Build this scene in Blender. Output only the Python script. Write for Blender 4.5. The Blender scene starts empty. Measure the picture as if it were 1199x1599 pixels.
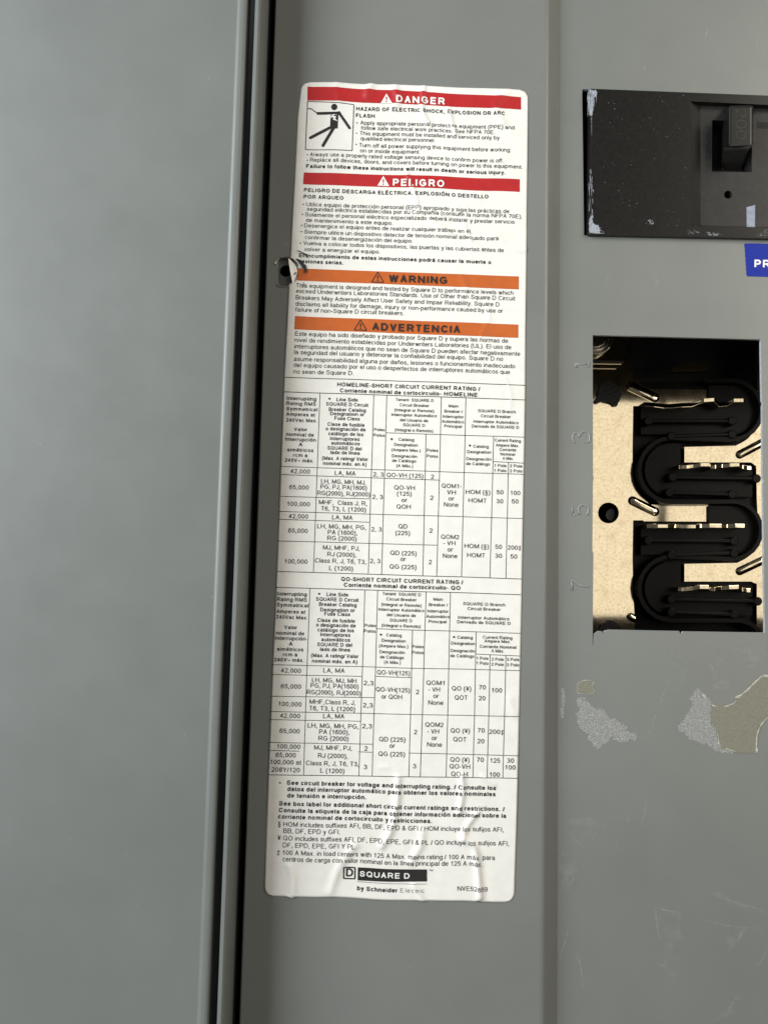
import bpy, bmesh, math, random
from mathutils import Vector, Matrix, noise
from mathutils.geometry import tessellate_polygon

C = bpy.context.scene.collection
S = bpy.context.scene
random.seed(7)
MM = 0.001

# ------------------------------------------------------------------ camera
F, CX, CY = 1200.0, 599.5, 799.5          # photograph's focal length and centre in its own pixels
PITCH, YAW, ROLL = (math.radians(a) for a in (-4.712, -0.836, 1.246))
DIST = 0.265
def _rot():
    cp, sp = math.cos(PITCH), math.sin(PITCH); cy, sy = math.cos(YAW), math.sin(YAW); cr, sr = math.cos(ROLL), math.sin(ROLL)
    rx = Matrix(((1, 0, 0), (0, cp, -sp), (0, sp, cp))); ry = Matrix(((cy, 0, sy), (0, 1, 0), (-sy, 0, cy))); rz = Matrix(((cr, -sr, 0), (sr, cr, 0), (0, 0, 1)))
    return rz @ rx @ ry
M = _rot()                                 # world (right, down, into the panel) -> camera
def _w(v): return Vector((v[0], v[2], -v[1]))
RIGHT, UP, BACK = _w(M[0]), -_w(M[1]), -_w(M[2])
CAM = BACK * DIST                          # the central ray meets the raised cover plane (Y = 0) at the origin
CAM = CAM * (DIST / abs(CAM.y))
def ray(px, py):
    c = Vector(((px - CX) / F, (py - CY) / F, 1.0))
    return _w(M.transposed() @ c)
def at(px, py, y=0.0):
    "point of the plane Y = y millimetres seen at this place of the photograph"
    d = ray(px, py); t = (y * MM - CAM.y) / d.y
    return CAM + d * t
def px_of(p):
    d = p - CAM; z = -d.dot(BACK)
    return (CX + F * d.dot(RIGHT) / z, CY - F * d.dot(UP) / z)
cam = bpy.data.objects.new('camera', bpy.data.cameras.new('camera')); C.objects.link(cam)
cam.data.sensor_fit = 'VERTICAL'; cam.data.sensor_height = 36.0; cam.data.sensor_width = 27.0
cam.data.lens = F / 1599.0 * 36.0
cam.data.clip_start = 0.005; cam.data.clip_end = 50
cam.matrix_world = Matrix((RIGHT.to_4d(), UP.to_4d(), BACK.to_4d(), (0, 0, 0, 1))).transposed()
for i in range(3): cam.matrix_world[i][3] = CAM[i]
mw = Matrix.Identity(4)
for i in range(3):
    mw[i][0], mw[i][1], mw[i][2], mw[i][3] = RIGHT[i], UP[i], BACK[i], CAM[i]
cam.matrix_world = mw
S.camera = cam

# ------------------------------------------------------------------ light
w = bpy.data.worlds.new('World'); S.world = w; w.use_nodes = True
w.node_tree.nodes['Background'].inputs[0].default_value = (0.97, 0.98, 1.0, 1)
w.node_tree.nodes['Background'].inputs[1].default_value = 0.08
def area(name, loc, target, sx, sy, power, col):
    l = bpy.data.lights.new(name, 'AREA'); l.shape = 'RECTANGLE'; l.size = sx; l.size_y = sy; l.energy = power; l.color = col
    o = bpy.data.objects.new(name, l); C.objects.link(o); o.location = loc
    o.rotation_euler = (Vector(target) - Vector(loc)).to_track_quat('-Z', 'Y').to_euler()
    return o
area('sky_lamp', (-0.66, -0.45, 0.22), (0.02, 0, 0.0), 0.50, 0.65, 10.0, (0.94, 0.99, 1.0))
area('right_fill_lamp', (0.46, -0.32, 0.22), (0.03, 0, 0.0), 0.2, 0.5, 1.4, (1.0, 0.92, 0.78))  # added warm fill from the right, not a real window
area('warm_lamp', (0.38, -0.66, 0.01), (0.08, 0, -0.02), 0.42, 0.54, 0.60, (1.0, 0.945, 0.85))
S.view_settings.view_transform = 'Standard'; S.view_settings.look = 'None'
S.view_settings.exposure = 0.33; S.view_settings.gamma = 1.0; S.view_settings.use_curve_mapping = False

# ------------------------------------------------------------------ materials
def new_mat(name):
    m = bpy.data.materials.new(name); m.use_nodes = True
    return m, m.node_tree, m.node_tree.nodes['Principled BSDF']
def nd(t, kind, **kw):
    n = t.nodes.new(kind)
    for k, v in kw.items():
        if k.startswith('i_'): n.inputs[k[2:].replace('_', ' ')].default_value = v
        else: setattr(n, k, v)
    return n
def ramp(t, fac, stops):
    r = t.nodes.new('ShaderNodeValToRGB'); e = r.color_ramp.elements
    while len(e) < len(stops): e.new(0.5)
    for s, (p, c) in zip(e, stops):
        s.position = p; s.color = c if len(c) == 4 else (*c, 1)
    t.links.new(fac, r.inputs[0]); return r
def noise_tex(t, scale, detail=3.0, rough=0.55, stretch=None):
    tc = t.nodes.new('ShaderNodeTexCoord'); n = nd(t, 'ShaderNodeTexNoise')
    n.inputs['Scale'].default_value = scale; n.inputs['Detail'].default_value = detail; n.inputs['Roughness'].default_value = rough
    if stretch:
        mp = t.nodes.new('ShaderNodeMapping'); mp.inputs['Scale'].default_value = stretch
        t.links.new(tc.outputs['Object'], mp.inputs[0]); t.links.new(mp.outputs[0], n.inputs['Vector'])
    else: t.links.new(tc.outputs['Object'], n.inputs['Vector'])
    return n
def plain(name, col, rough=0.5, metal=0.0, spec=0.5, vary=0.08, scale=300, bump=0.0, bscale=2500, bdist=0.00002):
    m, t, b = new_mat(name)
    n = noise_tex(t, scale)
    lo = tuple(c * (1 - vary) for c in col); hi = tuple(min(1, c * (1 + vary)) for c in col)
    r = ramp(t, n.outputs['Fac'], [(0.3, lo), (0.7, hi)])
    t.links.new(r.outputs[0], b.inputs['Base Color'])
    b.inputs['Roughness'].default_value = rough; b.inputs['Metallic'].default_value = metal
    b.inputs['Specular IOR Level'].default_value = spec
    if bump:
        n2 = noise_tex(t, bscale, 2.0); bp = t.nodes.new('ShaderNodeBump'); bp.inputs['Strength'].default_value = bump; bp.inputs['Distance'].default_value = bdist
        t.links.new(n2.outputs['Fac'], bp.inputs['Height']); t.links.new(bp.outputs[0], b.inputs['Normal'])
    return m
def paint(name, col, rough=0.36, dust=True):
    "grey baked enamel: faint orange peel, smudged gloss, a few pale flecks"
    m, t, b = new_mat(name)
    n = noise_tex(t, 22, 5, 0.6)
    r = ramp(t, n.outputs['Fac'], [(0.3, tuple(c * 0.95 for c in col)), (0.7, tuple(c * 1.05 for c in col))])
    out = r.outputs[0]
    if dust:
        n3 = noise_tex(t, 900, 2, 0.5); n4 = noise_tex(t, 45, 2, 0.5)
        r3 = ramp(t, n3.outputs['Fac'], [(0.755, (0, 0, 0)), (0.80, (1, 1, 1))])
        r4 = ramp(t, n4.outputs['Fac'], [(0.5, (0, 0, 0)), (0.62, (0.6, 0.6, 0.6))])
        mu = nd(t, 'ShaderNodeMath', operation='MULTIPLY'); t.links.new(r3.outputs[0], mu.inputs[0]); t.links.new(r4.outputs[0], mu.inputs[1])
        mx = nd(t, 'ShaderNodeMix', data_type='RGBA'); mx.inputs['B'].default_value = (0.5, 0.51, 0.5, 1)
        t.links.new(mu.outputs[0], mx.inputs['Factor']); t.links.new(out, mx.inputs['A']); out = mx.outputs['Result']
    t.links.new(out, b.inputs['Base Color'])
    n2 = noise_tex(t, 60, 4, 0.6); rr = ramp(t, n2.outputs['Fac'], [(0.3, (rough - 0.05,) * 3), (0.75, (rough + 0.09,) * 3)])
    t.links.new(rr.outputs[0], b.inputs['Roughness'])
    b.inputs['Specular IOR Level'].default_value = 0.6
    n5 = noise_tex(t, 1400, 2); bp = t.nodes.new('ShaderNodeBump'); bp.inputs['Strength'].default_value = 0.25; bp.inputs['Distance'].default_value = 0.00002
    t.links.new(n5.outputs['Fac'], bp.inputs['Height']); t.links.new(bp.outputs[0], b.inputs['Normal'])
    return m
def speckled(name, col, cover, scale=900, rough=0.7, stretch=None, soft=0.06, base=0.0, opac=1.0):
    "thin patchy film: opaque where the noise is high, open between"
    m, t, b = new_mat(name)
    b.inputs['Roughness'].default_value = rough
    n = noise_tex(t, scale, 4, 0.65, stretch)
    r = ramp(t, n.outputs['Fac'], [(cover - soft, (base,) * 3), (cover + soft, (opac,) * 3)])
    n2 = noise_tex(t, scale * 0.4, 3)
    r2 = ramp(t, n2.outputs['Fac'], [(0.3, tuple(c * 0.75 for c in col)), (0.7, col)])
    t.links.new(r2.outputs[0], b.inputs['Base Color']); t.links.new(r.outputs[0], b.inputs['Alpha'])
    return m

GREY = paint('grey_enamel', (0.188, 0.196, 0.184))
DOORGREY = paint('door_enamel', (0.172, 0.184, 0.177), 0.40, dust=True)
EDGE = plain('bare_cut_steel', (0.42, 0.45, 0.48), 0.38, 0.0, vary=0.2, scale=900)
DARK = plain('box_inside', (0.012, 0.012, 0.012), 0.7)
PLASTIC = plain('black_plastic', (0.012, 0.0112, 0.0102), 0.29, spec=0.35, vary=0.25, scale=700, bump=0.35, bscale=1500)
PLASTIC2 = plain('black_plastic_matt', (0.0205, 0.0200, 0.0195), 0.38, spec=0.35, vary=0.2, scale=500, bump=0.5, bscale=2600)
INSUL = plain('insulator_plastic', (0.0050, 0.0043, 0.0036), 0.34, spec=0.09, vary=0.2, scale=300)
PAPER = plain('label_stock', (0.82, 0.80, 0.755), 0.42, vary=0.035, scale=260, bump=0.55, bscale=1900, bdist=0.00004)
INK = plain('black_ink', (0.022, 0.021, 0.02), 0.45)
INKB = plain('brown_black_ink', (0.03, 0.022, 0.018), 0.45)
RED = plain('red_ink', (0.45, 0.020, 0.022), 0.42, vary=0.06, bump=0.4, bscale=1900, bdist=0.00003)
ORANGE = plain('orange_ink', (0.53, 0.118, 0.022), 0.42, vary=0.06, bump=0.4, bscale=1900, bdist=0.00003)
WHITE = plain('white_print', (0.82, 0.80, 0.78), 0.45)
BLUE = plain('blue_tape', (0.003, 0.020, 0.29), 0.42, spec=0.2, vary=0.12, scale=900, bump=0.4, bscale=3000)
def brass_mat():
    m, t, b = new_mat('plated_bus_metal')
    n = noise_tex(t, 160, 5, 0.65); r = ramp(t, n.outputs['Fac'], [(0.25, (0.66, 0.55, 0.37)), (0.48, (0.83, 0.71, 0.50)), (0.8, (0.89, 0.78, 0.57))])
    n2 = noise_tex(t, 900, 4, 0.7); r2 = ramp(t, n2.outputs['Fac'], [(0.30, (0.36, 0.28, 0.18)), (0.42, (0.80, 0.78, 0.74)), (0.6, (1, 1, 1))])
    mx = nd(t, 'ShaderNodeMix', data_type='RGBA', blend_type='MULTIPLY'); mx.inputs['Factor'].default_value = 0.7
    t.links.new(r.outputs[0], mx.inputs['A']); t.links.new(r2.outputs[0], mx.inputs['B']); t.links.new(mx.outputs['Result'], b.inputs['Base Color'])
    b.inputs['Metallic'].default_value = 1.0
    r3 = ramp(t, n.outputs['Fac'], [(0.3, (0.085,) * 3), (0.7, (0.13,) * 3)]); t.links.new(r3.outputs[0], b.inputs['Roughness'])
    n4 = noise_tex(t, 420, 3); bp = t.nodes.new('ShaderNodeBump'); bp.inputs['Strength'].default_value = 0.10; bp.inputs['Distance'].default_value = 0.00006
    t.links.new(n4.outputs['Fac'], bp.inputs['Height']); t.links.new(bp.outputs[0], b.inputs['Normal'])
    return m
BRASS = brass_mat()
STEEL = plain('zinc_steel', (0.62, 0.57, 0.48), 0.25, 1.0, vary=0.2, scale=500)
RESIDUE = speckled('glue_residue', (0.50, 0.505, 0.495), 0.53, 2300, base=0.14, opac=0.9, soft=0.10)
REMNANT = plain('peeled_backing', (0.205, 0.202, 0.158), 0.75, vary=0.16, scale=1700, bump=0.6, bscale=2200)
TORN = plain('torn_white_paper', (0.50, 0.49, 0.42), 0.75, vary=0.35, scale=1500)
SCUFF = speckled('white_scuff', (0.50, 0.54, 0.62), 0.47, 2600, stretch=(1, 1, 0.3), soft=0.16, opac=0.9, base=0.05)
SCUFFL = speckled('faint_scuff', (0.45, 0.47, 0.50), 0.58, 1400, opac=0.6)
HAIR = speckled('hairline_scratch', (0.55, 0.56, 0.55), 0.49, 700, opac=0.6, base=0.15)
RUB = speckled('rubbed_film', (0.45, 0.46, 0.44), 0.56, 240, opac=0.22, soft=0.12)
TAPE = plain('grey_tag', (0.25, 0.28, 0.36), 0.35, vary=0.15, scale=600)

# ------------------------------------------------------------------ helpers
def link(name, me, mat, parent=None, smooth=False):
    o = bpy.data.objects.new(name, me); C.objects.link(o)
    if mat is not None and not me.materials: me.materials.append(mat)
    if parent is not None: o.parent = parent; o.matrix_parent_inverse = parent.matrix_world.inverted()
    if smooth:
        for p in me.polygons: p.use_smooth = True
    return o
def mesh(name, verts, faces, mat, parent=None, smooth=False):
    me = bpy.data.meshes.new(name); me.from_pydata([tuple(v) for v in verts], [], faces); me.update()
    return link(name, me, mat, parent, smooth)
class MB:
    def __init__(s): s.v, s.f, s.m = [], [], []
    def add(s, vs, fs, mi=0):
        n = len(s.v); s.v += [Vector(v) for v in vs]; s.f += [tuple(i + n for i in f) for f in fs]; s.m += [mi] * len(fs)
    def build(s, name, mat, parent=None, smooth=False):
        mats = mat if isinstance(mat, (list, tuple)) else [mat]
        me = bpy.data.meshes.new(name); me.from_pydata([tuple(v) for v in s.v], [], s.f)
        for m in mats: me.materials.append(m)
        for p, i in zip(me.polygons, s.m): p.material_index = i
        me.update()
        return link(name, me, None, parent, smooth)
def tag(o, label=None, cat=None, group=None, kind=None):
    if label: o['label'] = label
    if cat: o['category'] = cat
    if group: o['group'] = group
    if kind: o['kind'] = kind
    return o
def thing(name, loc, label, cat, group=None):
    o = bpy.data.objects.new(name, None); C.objects.link(o); o.location = loc; o.empty_display_size = 0.01
    bpy.context.view_layer.update()
    return tag(o, label, cat, group)
def v2(p): return Vector((p[0], p[1], 0))
def slab(mb, outer, holes, thick, front=0, side=0, y=None):
    "outer / holes: lists of world points on one plane facing -Y; extruded by thick metres into +Y"
    loops = [list(outer)] + [list(h) for h in holes]
    flat = [p for l in loops for p in l]
    tris = tessellate_polygon([[Vector((p.x, p.z, 0)) for p in l] for l in loops])
    n = len(flat); off = Vector((0, thick, 0))
    fs = []
    for a, b, c in tris:
        A, B, D = flat[a], flat[b], flat[c]
        if (B - A).cross(D - A).y > 0: a, b, c = c, b, a
        fs.append((a, b, c))
    mb.add(flat, fs, front)
    mb.add([p + off for p in flat], [(c, b, a) for a, b, c in fs], front)
    for l in loops:
        k = len(l); mb.add(l + [p + off for p in l], [(i, (i + 1) % k, (i + 1) % k + k, i + k) for i in range(k)], side)
def prism(mb, ring0, ring1, cap0=True, cap1=True, mi=0):
    k = len(ring0); fs = [(i, (i + 1) % k, (i + 1) % k + k, i + k) for i in range(k)]
    if cap0: fs.append(tuple(range(k))[::-1])
    if cap1: fs.append(tuple(range(k, 2 * k)))
    mb.add(list(ring0) + list(ring1), fs, mi)
def circ(px, py, r, y, n=28, wob=0.0):
    return [at(px + r * (1 + wob * math.sin(3 * a + 1) * math.cos(2 * a)) * math.cos(a), py + r * (1 + wob * math.sin(3 * a + 1) * math.cos(2 * a)) * math.sin(a), y) for a in (2 * math.pi * i / n for i in range(n))]
def capsule(x0, y0, x1, y1, r, d, n=10):
    a = math.atan2(y1 - y0, x1 - x0); pts = []
    for i in range(n + 1):
        t = a + math.pi / 2 + math.pi * i / n; pts.append(at(x0 + r * math.cos(t), y0 + r * math.sin(t), d))
    for i in range(n + 1):
        t = a - math.pi / 2 + math.pi * i / n; pts.append(at(x1 + r * math.cos(t), y1 + r * math.sin(t), d))
    return pts
def band(path, wd, d):
    "closed outline of a constant-width stroke along a pixel path, as two side lists"
    L, R = [], []
    for i, p in enumerate(path):
        a = path[max(i - 1, 0)]; b = path[min(i + 1, len(path) - 1)]
        dx, dy = b[0] - a[0], b[1] - a[1]; l = math.hypot(dx, dy) or 1
        nx, ny = -dy / l * wd / 2, dx / l * wd / 2
        L.append(at(p[0] + nx, p[1] + ny, d)); R.append(at(p[0] - nx, p[1] - ny, d))
    return L, R
def wall(mb, path, wd, d0, d1, mi=0):
    "ridge along a path, top at depth d0, foot at depth d1 (same world x,z top and foot)"
    L, R = band(path, wd, d0); off = Vector((0, (d1 - d0) * MM, 0)); n = len(path)
    v = L + R + [p + off for p in L] + [p + off for p in R]; fs = []
    for i in range(n - 1):
        fs += [(i, i + 1, n + i + 1, n + i), (i + 1, i, 2 * n + i, 2 * n + i + 1), (n + i, n + i + 1, 3 * n + i + 1, 3 * n + i)]
    fs += [(0, n, 3 * n, 2 * n), (n - 1, 2 * n - 1, 4 * n - 1, 3 * n - 1)]
    mb.add(v, fs, mi)
def bevel(o, wdt, seg=2, ang=40):
    b = o.modifiers.new('bevel', 'BEVEL'); b.width = wdt; b.segments = seg; b.limit_method = 'ANGLE'; b.angle_limit = math.radians(ang); b.harden_normals = False
def rough_poly(pts, amp, step=3.0, seed=0):
    "ragged version of a pixel outline"
    out = []
    for i, a in enumerate(pts):
        b = pts[(i + 1) % len(pts)]; l = math.hypot(b[0] - a[0], b[1] - a[1]); n = max(1, int(l / step))
        for k in range(n):
            x, y = a[0] + (b[0] - a[0]) * k / n, a[1] + (b[1] - a[1]) * k / n
            out.append((x + amp * noise.noise((x * 0.16, y * 0.16, seed)) * 1.3 + amp * 0.75 * noise.noise((x * 0.55, y * 0.55, seed + 5)) + min(amp, 1.2) * random.uniform(-.35, .35),
                        y + amp * noise.noise((x * 0.16, y * 0.16, seed + 9)) * 1.3 + amp * 0.75 * noise.noise((x * 0.55, y * 0.55, seed + 15)) + min(amp, 1.2) * random.uniform(-.35, .35)))
    return out

TOP, BOT = -260, 1860                       # the panel runs on above and below the frame
ZT, ZB = at(600, TOP).z, at(600, BOT).z

# ------------------------------------------------------------------ enclosure: box and door
def profile_extrude(name, prof, mat, parent=None, closed=True, smooth=False, z0=ZB, z1=ZT):
    mb = MB(); k = len(prof); zs = [z0 + (z1 - z0) * i / 12 for i in range(13)]
    v = [Vector((x, y, z)) for z in zs for x, y in prof]; fs = []
    for j in range(12):
        for i in range(k if closed else k - 1):
            a, b = i, (i + 1) % k
            fs.append((j * k + a, j * k + b, (j + 1) * k + b, (j + 1) * k + a))
    mb.add(v, fs)
    if closed: mb.add([v[i] for i in range(k)], [tuple(range(k))]); mb.add([v[12 * k + i] for i in range(k)], [tuple(range(k))[::-1]])
    return mb.build(name, mat, parent, smooth)
def arc(cx, cy, r, a0, a1, n=6):
    return [(cx + r * math.cos(math.radians(a0 + (a1 - a0) * i / n)), cy + r * math.sin(math.radians(a0 + (a1 - a0) * i / n))) for i in range(n + 1)]
ROW = 850
box = thing('enclosure_box', (at(384, ROW, 60).x, 0.07, ZB), 'grey steel enclosure side with a thin pale front lip between the door and the cover', 'enclosure')
YL = -0.020
xl0, xl1 = at(366.5, ROW, -20).x, at(375.5, ROW, -20).x
lip = profile_extrude('side_wall', [(xl0, YL + 0.0005)] + [(xl0 + 0.0004, YL)] + [(xl1 - 0.0006, YL)] + [(xl1, YL + 0.0006), (xl1, 0.0035), (xl1 - 0.0004, 0.070), (xl0, 0.070)], DOORGREY, box)
mb = MB(); bx0, bx1 = xl0 - 0.02, at(1700, 800, 0).x
mb.add([(bx0, 0.072, ZB), (bx1, 0.072, ZB), (bx1, 0.072, ZT), (bx0, 0.072, ZT)], [(0, 1, 2, 3)])
mb.add([(bx0, 0.0715, ZB), (bx1, 0.0715, ZB), (bx1, 0.003, ZB), (bx0, 0.003, ZB)], [(0, 1, 2, 3)])
mb.add([(bx0, 0.0715, ZT), (bx1, 0.0715, ZT), (bx1, 0.003, ZT), (bx0, 0.003, ZT)], [(0, 1, 2, 3)])
mb.add([(bx1, 0.0715, ZB), (bx1, 0.0715, ZT), (bx1, -0.001, ZT), (bx1, -0.001, ZB)], [(0, 1, 2, 3)])
mb.build('back_wall', DARK, box)

# the door stands open at the left, folded almost flat, its free face turned a little to the right
DT = math.radians(4)
ex = at(354, ROW, -21).x; ey = -0.021
def door_pt(s, d):                          # s along the face to the left, d behind the face
    return (ex - s * math.cos(DT) + d * math.sin(DT) * -1, ey - s * math.sin(DT) + d * math.cos(DT))
r = 0.0016
prof = [door_pt(0.19, 0), door_pt(0.0034, 0), door_pt(0.0030, -0.00008), door_pt(0.0026, -0.00022), door_pt(0.0021, -0.00031), door_pt(0.0012, -0.00030), door_pt(0.0006, -0.00015), door_pt(0.0002, 0.00015)]
prof += [door_pt(0, 0.010), door_pt(0.0012, 0.010), door_pt(0.0012, 0.003), door_pt(0.19, 0.003)]
door = profile_extrude('enclosure_door', prof, DOORGREY)
tag(door, 'wide smooth grey steel door swung open along the left of the panel', 'door')

# ------------------------------------------------------------------ cover (dead front)
YS = -4.0                                    # label strip stands 4 mm proud of the field with the breaker
T = 0.0012
xr_bend = at(871, 800, 0).x
xl_bend = at(851, 800, YS).x
xL = at(402.5, ROW, YS).x
xR = at(1700, 800, 0).x
cover = thing('panel_cover', Vector((xL, 0.004, ZB)), 'grey enamelled steel cover sheet with a shallow bend and stamped odd numbers', 'cover')
mb = MB()
brk_hole = [at(*p) for p in ((908.5, 139), (1330, 155), (1330, 376), (911.5, 367.5))]
opening = [(925, 523), (1060, 526.5), (1187.3, 530), (1188.3, 600), (1189, 626), (1190.8, 629), (1189.6, 634), (1190, 745), (1191.8, 750), (1190.4, 755), (1192, 862), (1192.5, 866), (1191.5, 869), (1193.7, 988),
           (1100, 986.5), (1066, 986), (1063.5, 989.5), (1061, 989), (1060, 985.5), (952, 983.5), (944, 985), (942, 990.5), (940, 986), (934, 985.5), (927, 990), (925.8, 1008), (924.8, 1008), (925.2, 950),
           (926, 864), (924.4, 860), (925.3, 752), (926.6, 747), (925.4, 742), (925.2, 636), (926.4, 630), (925.1, 626)]
second = [(1206, 530.5), (1500, 536), (1505, 992), (1212, 988.5)]
field = [Vector((xr_bend, 0, ZT)), Vector((xR, 0, ZT)), Vector((xR, 0, ZB)), Vector((xr_bend, 0, ZB))]
slab(mb, field, [brk_hole, [at(*p) for p in opening], [at(*p) for p in second]], T, 0, 1)
# latch slot in the label strip
slot = []
for cx_, cy_, a0 in ((454, 408, -90), (454, 440, 0), (441, 440, 90), (441, 408, 180)):
    for i in range(6):
        a = math.radians(a0 + 18 * i); slot.append(at(cx_ + 6.5 * math.cos(a), cy_ + 6.5 * math.sin(a), YS))
strip = [Vector((xL, YS * MM, ZT)), Vector((xl_bend - 0.0012, YS * MM, ZT)), Vector((xl_bend - 0.0012, YS * MM, ZB)), Vector((xL, YS * MM, ZB))]
slab(mb, strip, [slot], T, 0, 0)
mb.build('cover_sheet', [GREY, EDGE], cover)
# bend between them: soft concave foot, crisp convex crest
yb = YS * MM
bp = [(xl_bend - 0.0012, yb), (xl_bend - 0.0004, yb + 0.00006), (xl_bend + 0.0003, yb + 0.00028), (xl_bend + 0.0009, yb + 0.0007),
      (xr_bend - 0.0004, -0.00045), (xr_bend - 0.00012, -0.00010), (xr_bend, 0.0)]
profile_extrude('bend', bp, GREY, cover, closed=False, smooth=True)
profile_extrude('edge_return', [(xL, YS * MM), (xL - 0.0003, YS * MM + 0.0001), (xL - 0.0005, YS * MM + 0.0004), (xL - 0.0005, 0.016)], GREY, cover, closed=False, smooth=True)

# stamped digits, lying on their side
def tube(mb, pts, r, n=6):
    rings = []
    for i, p in enumerate(pts):
        a = pts[max(i - 1, 0)]; b = pts[min(i + 1, len(pts) - 1)]; d = (b - a).normalized()
        u = d.cross(Vector((0, 1, 0))).normalized(); v = d.cross(u)
        rings.append([p + (u * math.cos(2 * math.pi * k / n) + v * math.sin(2 * math.pi * k / n)) * r for k in range(n)])
    vs = [q for ri in rings for q in ri]; fs = []
    for i in range(len(pts) - 1):
        for k in range(n): fs.append((i * n + k, i * n + (k + 1) % n, (i + 1) * n + (k + 1) % n, (i + 1) * n + k))
    fs += [tuple(range(n))[::-1], tuple((len(pts) - 1) * n + k for k in range(n))]
    mb.add(vs, fs)
def curve_pts(pts, sub=5):
    out = []
    for i in range(len(pts) - 1):
        p0, p1, p2, p3 = pts[max(i - 1, 0)], pts[i], pts[i + 1], pts[min(i + 2, len(pts) - 1)]
        for k in range(sub):
            t = k / sub
            out.append(tuple(0.5 * ((2 * p1[j]) + (-p0[j] + p2[j]) * t + (2 * p0[j] - 5 * p1[j] + 4 * p2[j] - p3[j]) * t * t + (-p0[j] + 3 * p1[j] - 3 * p2[j] + p3[j]) * t ** 3) for j in range(len(p1))))
    out.append(tuple(pts[-1])); return out
z2 = lambda x, y: (870 + x / 3.644, 500 + y / 3.644)
z3 = lambda x, y: (870 + x / 3.644, 750 + y / 3.644)
DIGITS = [[[z2(178, 236), z2(176, 268)], [z2(176, 251), z2(98, 250)], [z2(98, 250), z2(110, 268)]],
          [curve_pts([z2(160, 694), z2(180, 690), z2(178, 648), z2(150, 632), z2(128, 650), z2(122, 664), z2(118, 648), z2(100, 640), z2(86, 660), z2(90, 690), z2(100, 696)])],
          [[z3(82, 146), z3(86, 196)], [z3(86, 196), z3(126, 192)], curve_pts([z3(126, 192), z3(118, 165), z3(130, 145), z3(152, 140), z3(174, 156), z3(174, 180), z3(164, 198)])],
          [[z3(80, 568), z3(84, 626)], curve_pts([z3(84, 568), z3(112, 590), z3(140, 602), z3(176, 604)])]]
DIG = plain('stamped_highlight', (0.262, 0.270, 0.262), 0.30, spec=0.7)  # paler than the cover enamel: highlights of the stamping put into the colour
for strokes in DIGITS:
    mb = MB()
    for s in strokes: tube(mb, [at(x, y, -0.02) for x, y in s], 0.00026)
    mb.build('stamped_digit', DIG, cover, True)

# latch behind the slot
latch = MB()
lp = [at(x, y, YS + 2.4) for x, y in ((425, 392), (470, 392), (470, 458), (425, 458))]
hole = circ(446, 423, 9.2, YS + 2.4, 26)
slab(latch, lp, [hole], 0.001)
latch.build('latch_plate', GREY, cover)
mb = MB(); prism(mb, circ(446, 423, 9.6, YS + 3.2), circ(446, 423, 9.6, YS + 9), cap0=False); mb.build('latch_bore', DARK, cover)
mb = MB()
for pts in (((429, 413), (432, 407), (436, 404)), ((432, 444), (438, 447.5), (446, 447.8), (452, 446)), ((437, 403), (446, 401.5), (455, 402))):
    tube(mb, [at(x, y, YS - 0.15) for x, y in curve_pts(pts, 4)], 0.00022)
mb.build('slot_burr', STEEL, cover, True)
# ------------------------------------------------------------------ hairlines and rubbed marks of the cover and door
def scratch(mb, pts, wd=0.9, d=-0.03):
    pts = curve_pts(pts, 4) if len(pts) > 2 else [pts[0], ((pts[0][0] + pts[1][0]) / 2, (pts[0][1] + pts[1][1]) / 2), pts[1]]
    n = len(pts); L, R = [], []
    for i, p in enumerate(pts):
        a = pts[max(i - 1, 0)]; b = pts[min(i + 1, n - 1)]; dx, dy = b[0] - a[0], b[1] - a[1]; l = math.hypot(dx, dy) or 1
        k = wd / 2 * (0.25 + 0.75 * math.sin(math.pi * (i + 0.15) / (n - 0.7)))
        L.append(at(p[0] - dy / l * k, p[1] + dx / l * k, d)); R.append(at(p[0] + dy / l * k, p[1] - dx / l * k, d))
    mb.add(L + R, [(i, i + 1, n + i + 1, n + i) for i in range(n - 1)])
z4 = lambda x, y: (860 + x / 3.537, 1020 + y / 3.537)
z6 = lambda x, y: (780 + x / 2.862, 1240 + y / 2.862)
z8 = lambda x, y: (780 + x / 2.862, y / 2.862)
mb = MB()
for s in ([z4(658, 122), z4(600, 280), z4(528, 475)], [z6(308, 598), z6(285, 680), z6(265, 745)], [z6(338, 712), z6(362, 770), z6(372, 865)], [z6(318, 190), z6(350, 215), z6(390, 250)],
          [z6(692, 505), z6(745, 520), z6(795, 530)], [z6(692, 510), z6(705, 600), z6(712, 655)], [z6(920, 565), z6(1030, 590), z6(1170, 600)], [z6(1090, 600), z6(1070, 640), z6(1060, 660)],
          [z6(1199, 680), z6(1165, 750), z6(1140, 770)], [z6(1060, 900), z6(1030, 950), z6(1010, 1010)], [z6(920, 430), z6(1010, 470), z6(1185, 522)], [z6(695, 750), z6(735, 770), z6(745, 745)],
          [z8(655, 265), z8(650, 285), z8(642, 312)], [z8(930, 120), z8(922, 150), z8(918, 175)], [z8(1140, 160), z8(1155, 230), z8(1165, 280)], [z8(862, 270), z8(860, 300)],
          [(1022, 432), (1025, 440), (1023, 452)], [(948, 431), (949, 436)], [(1106, 1030), (1112, 1045), (1118, 1060)], [z6(575, 100), z6(568, 125)], [z6(525, 215), z6(518, 245)], [(1012, 1240), (1000, 1290)]):
    mb = MB(); scratch(mb, s, random.uniform(0.7, 1.3)); mb.build('scratch_mark', HAIR, cover)
mb = MB()
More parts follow.
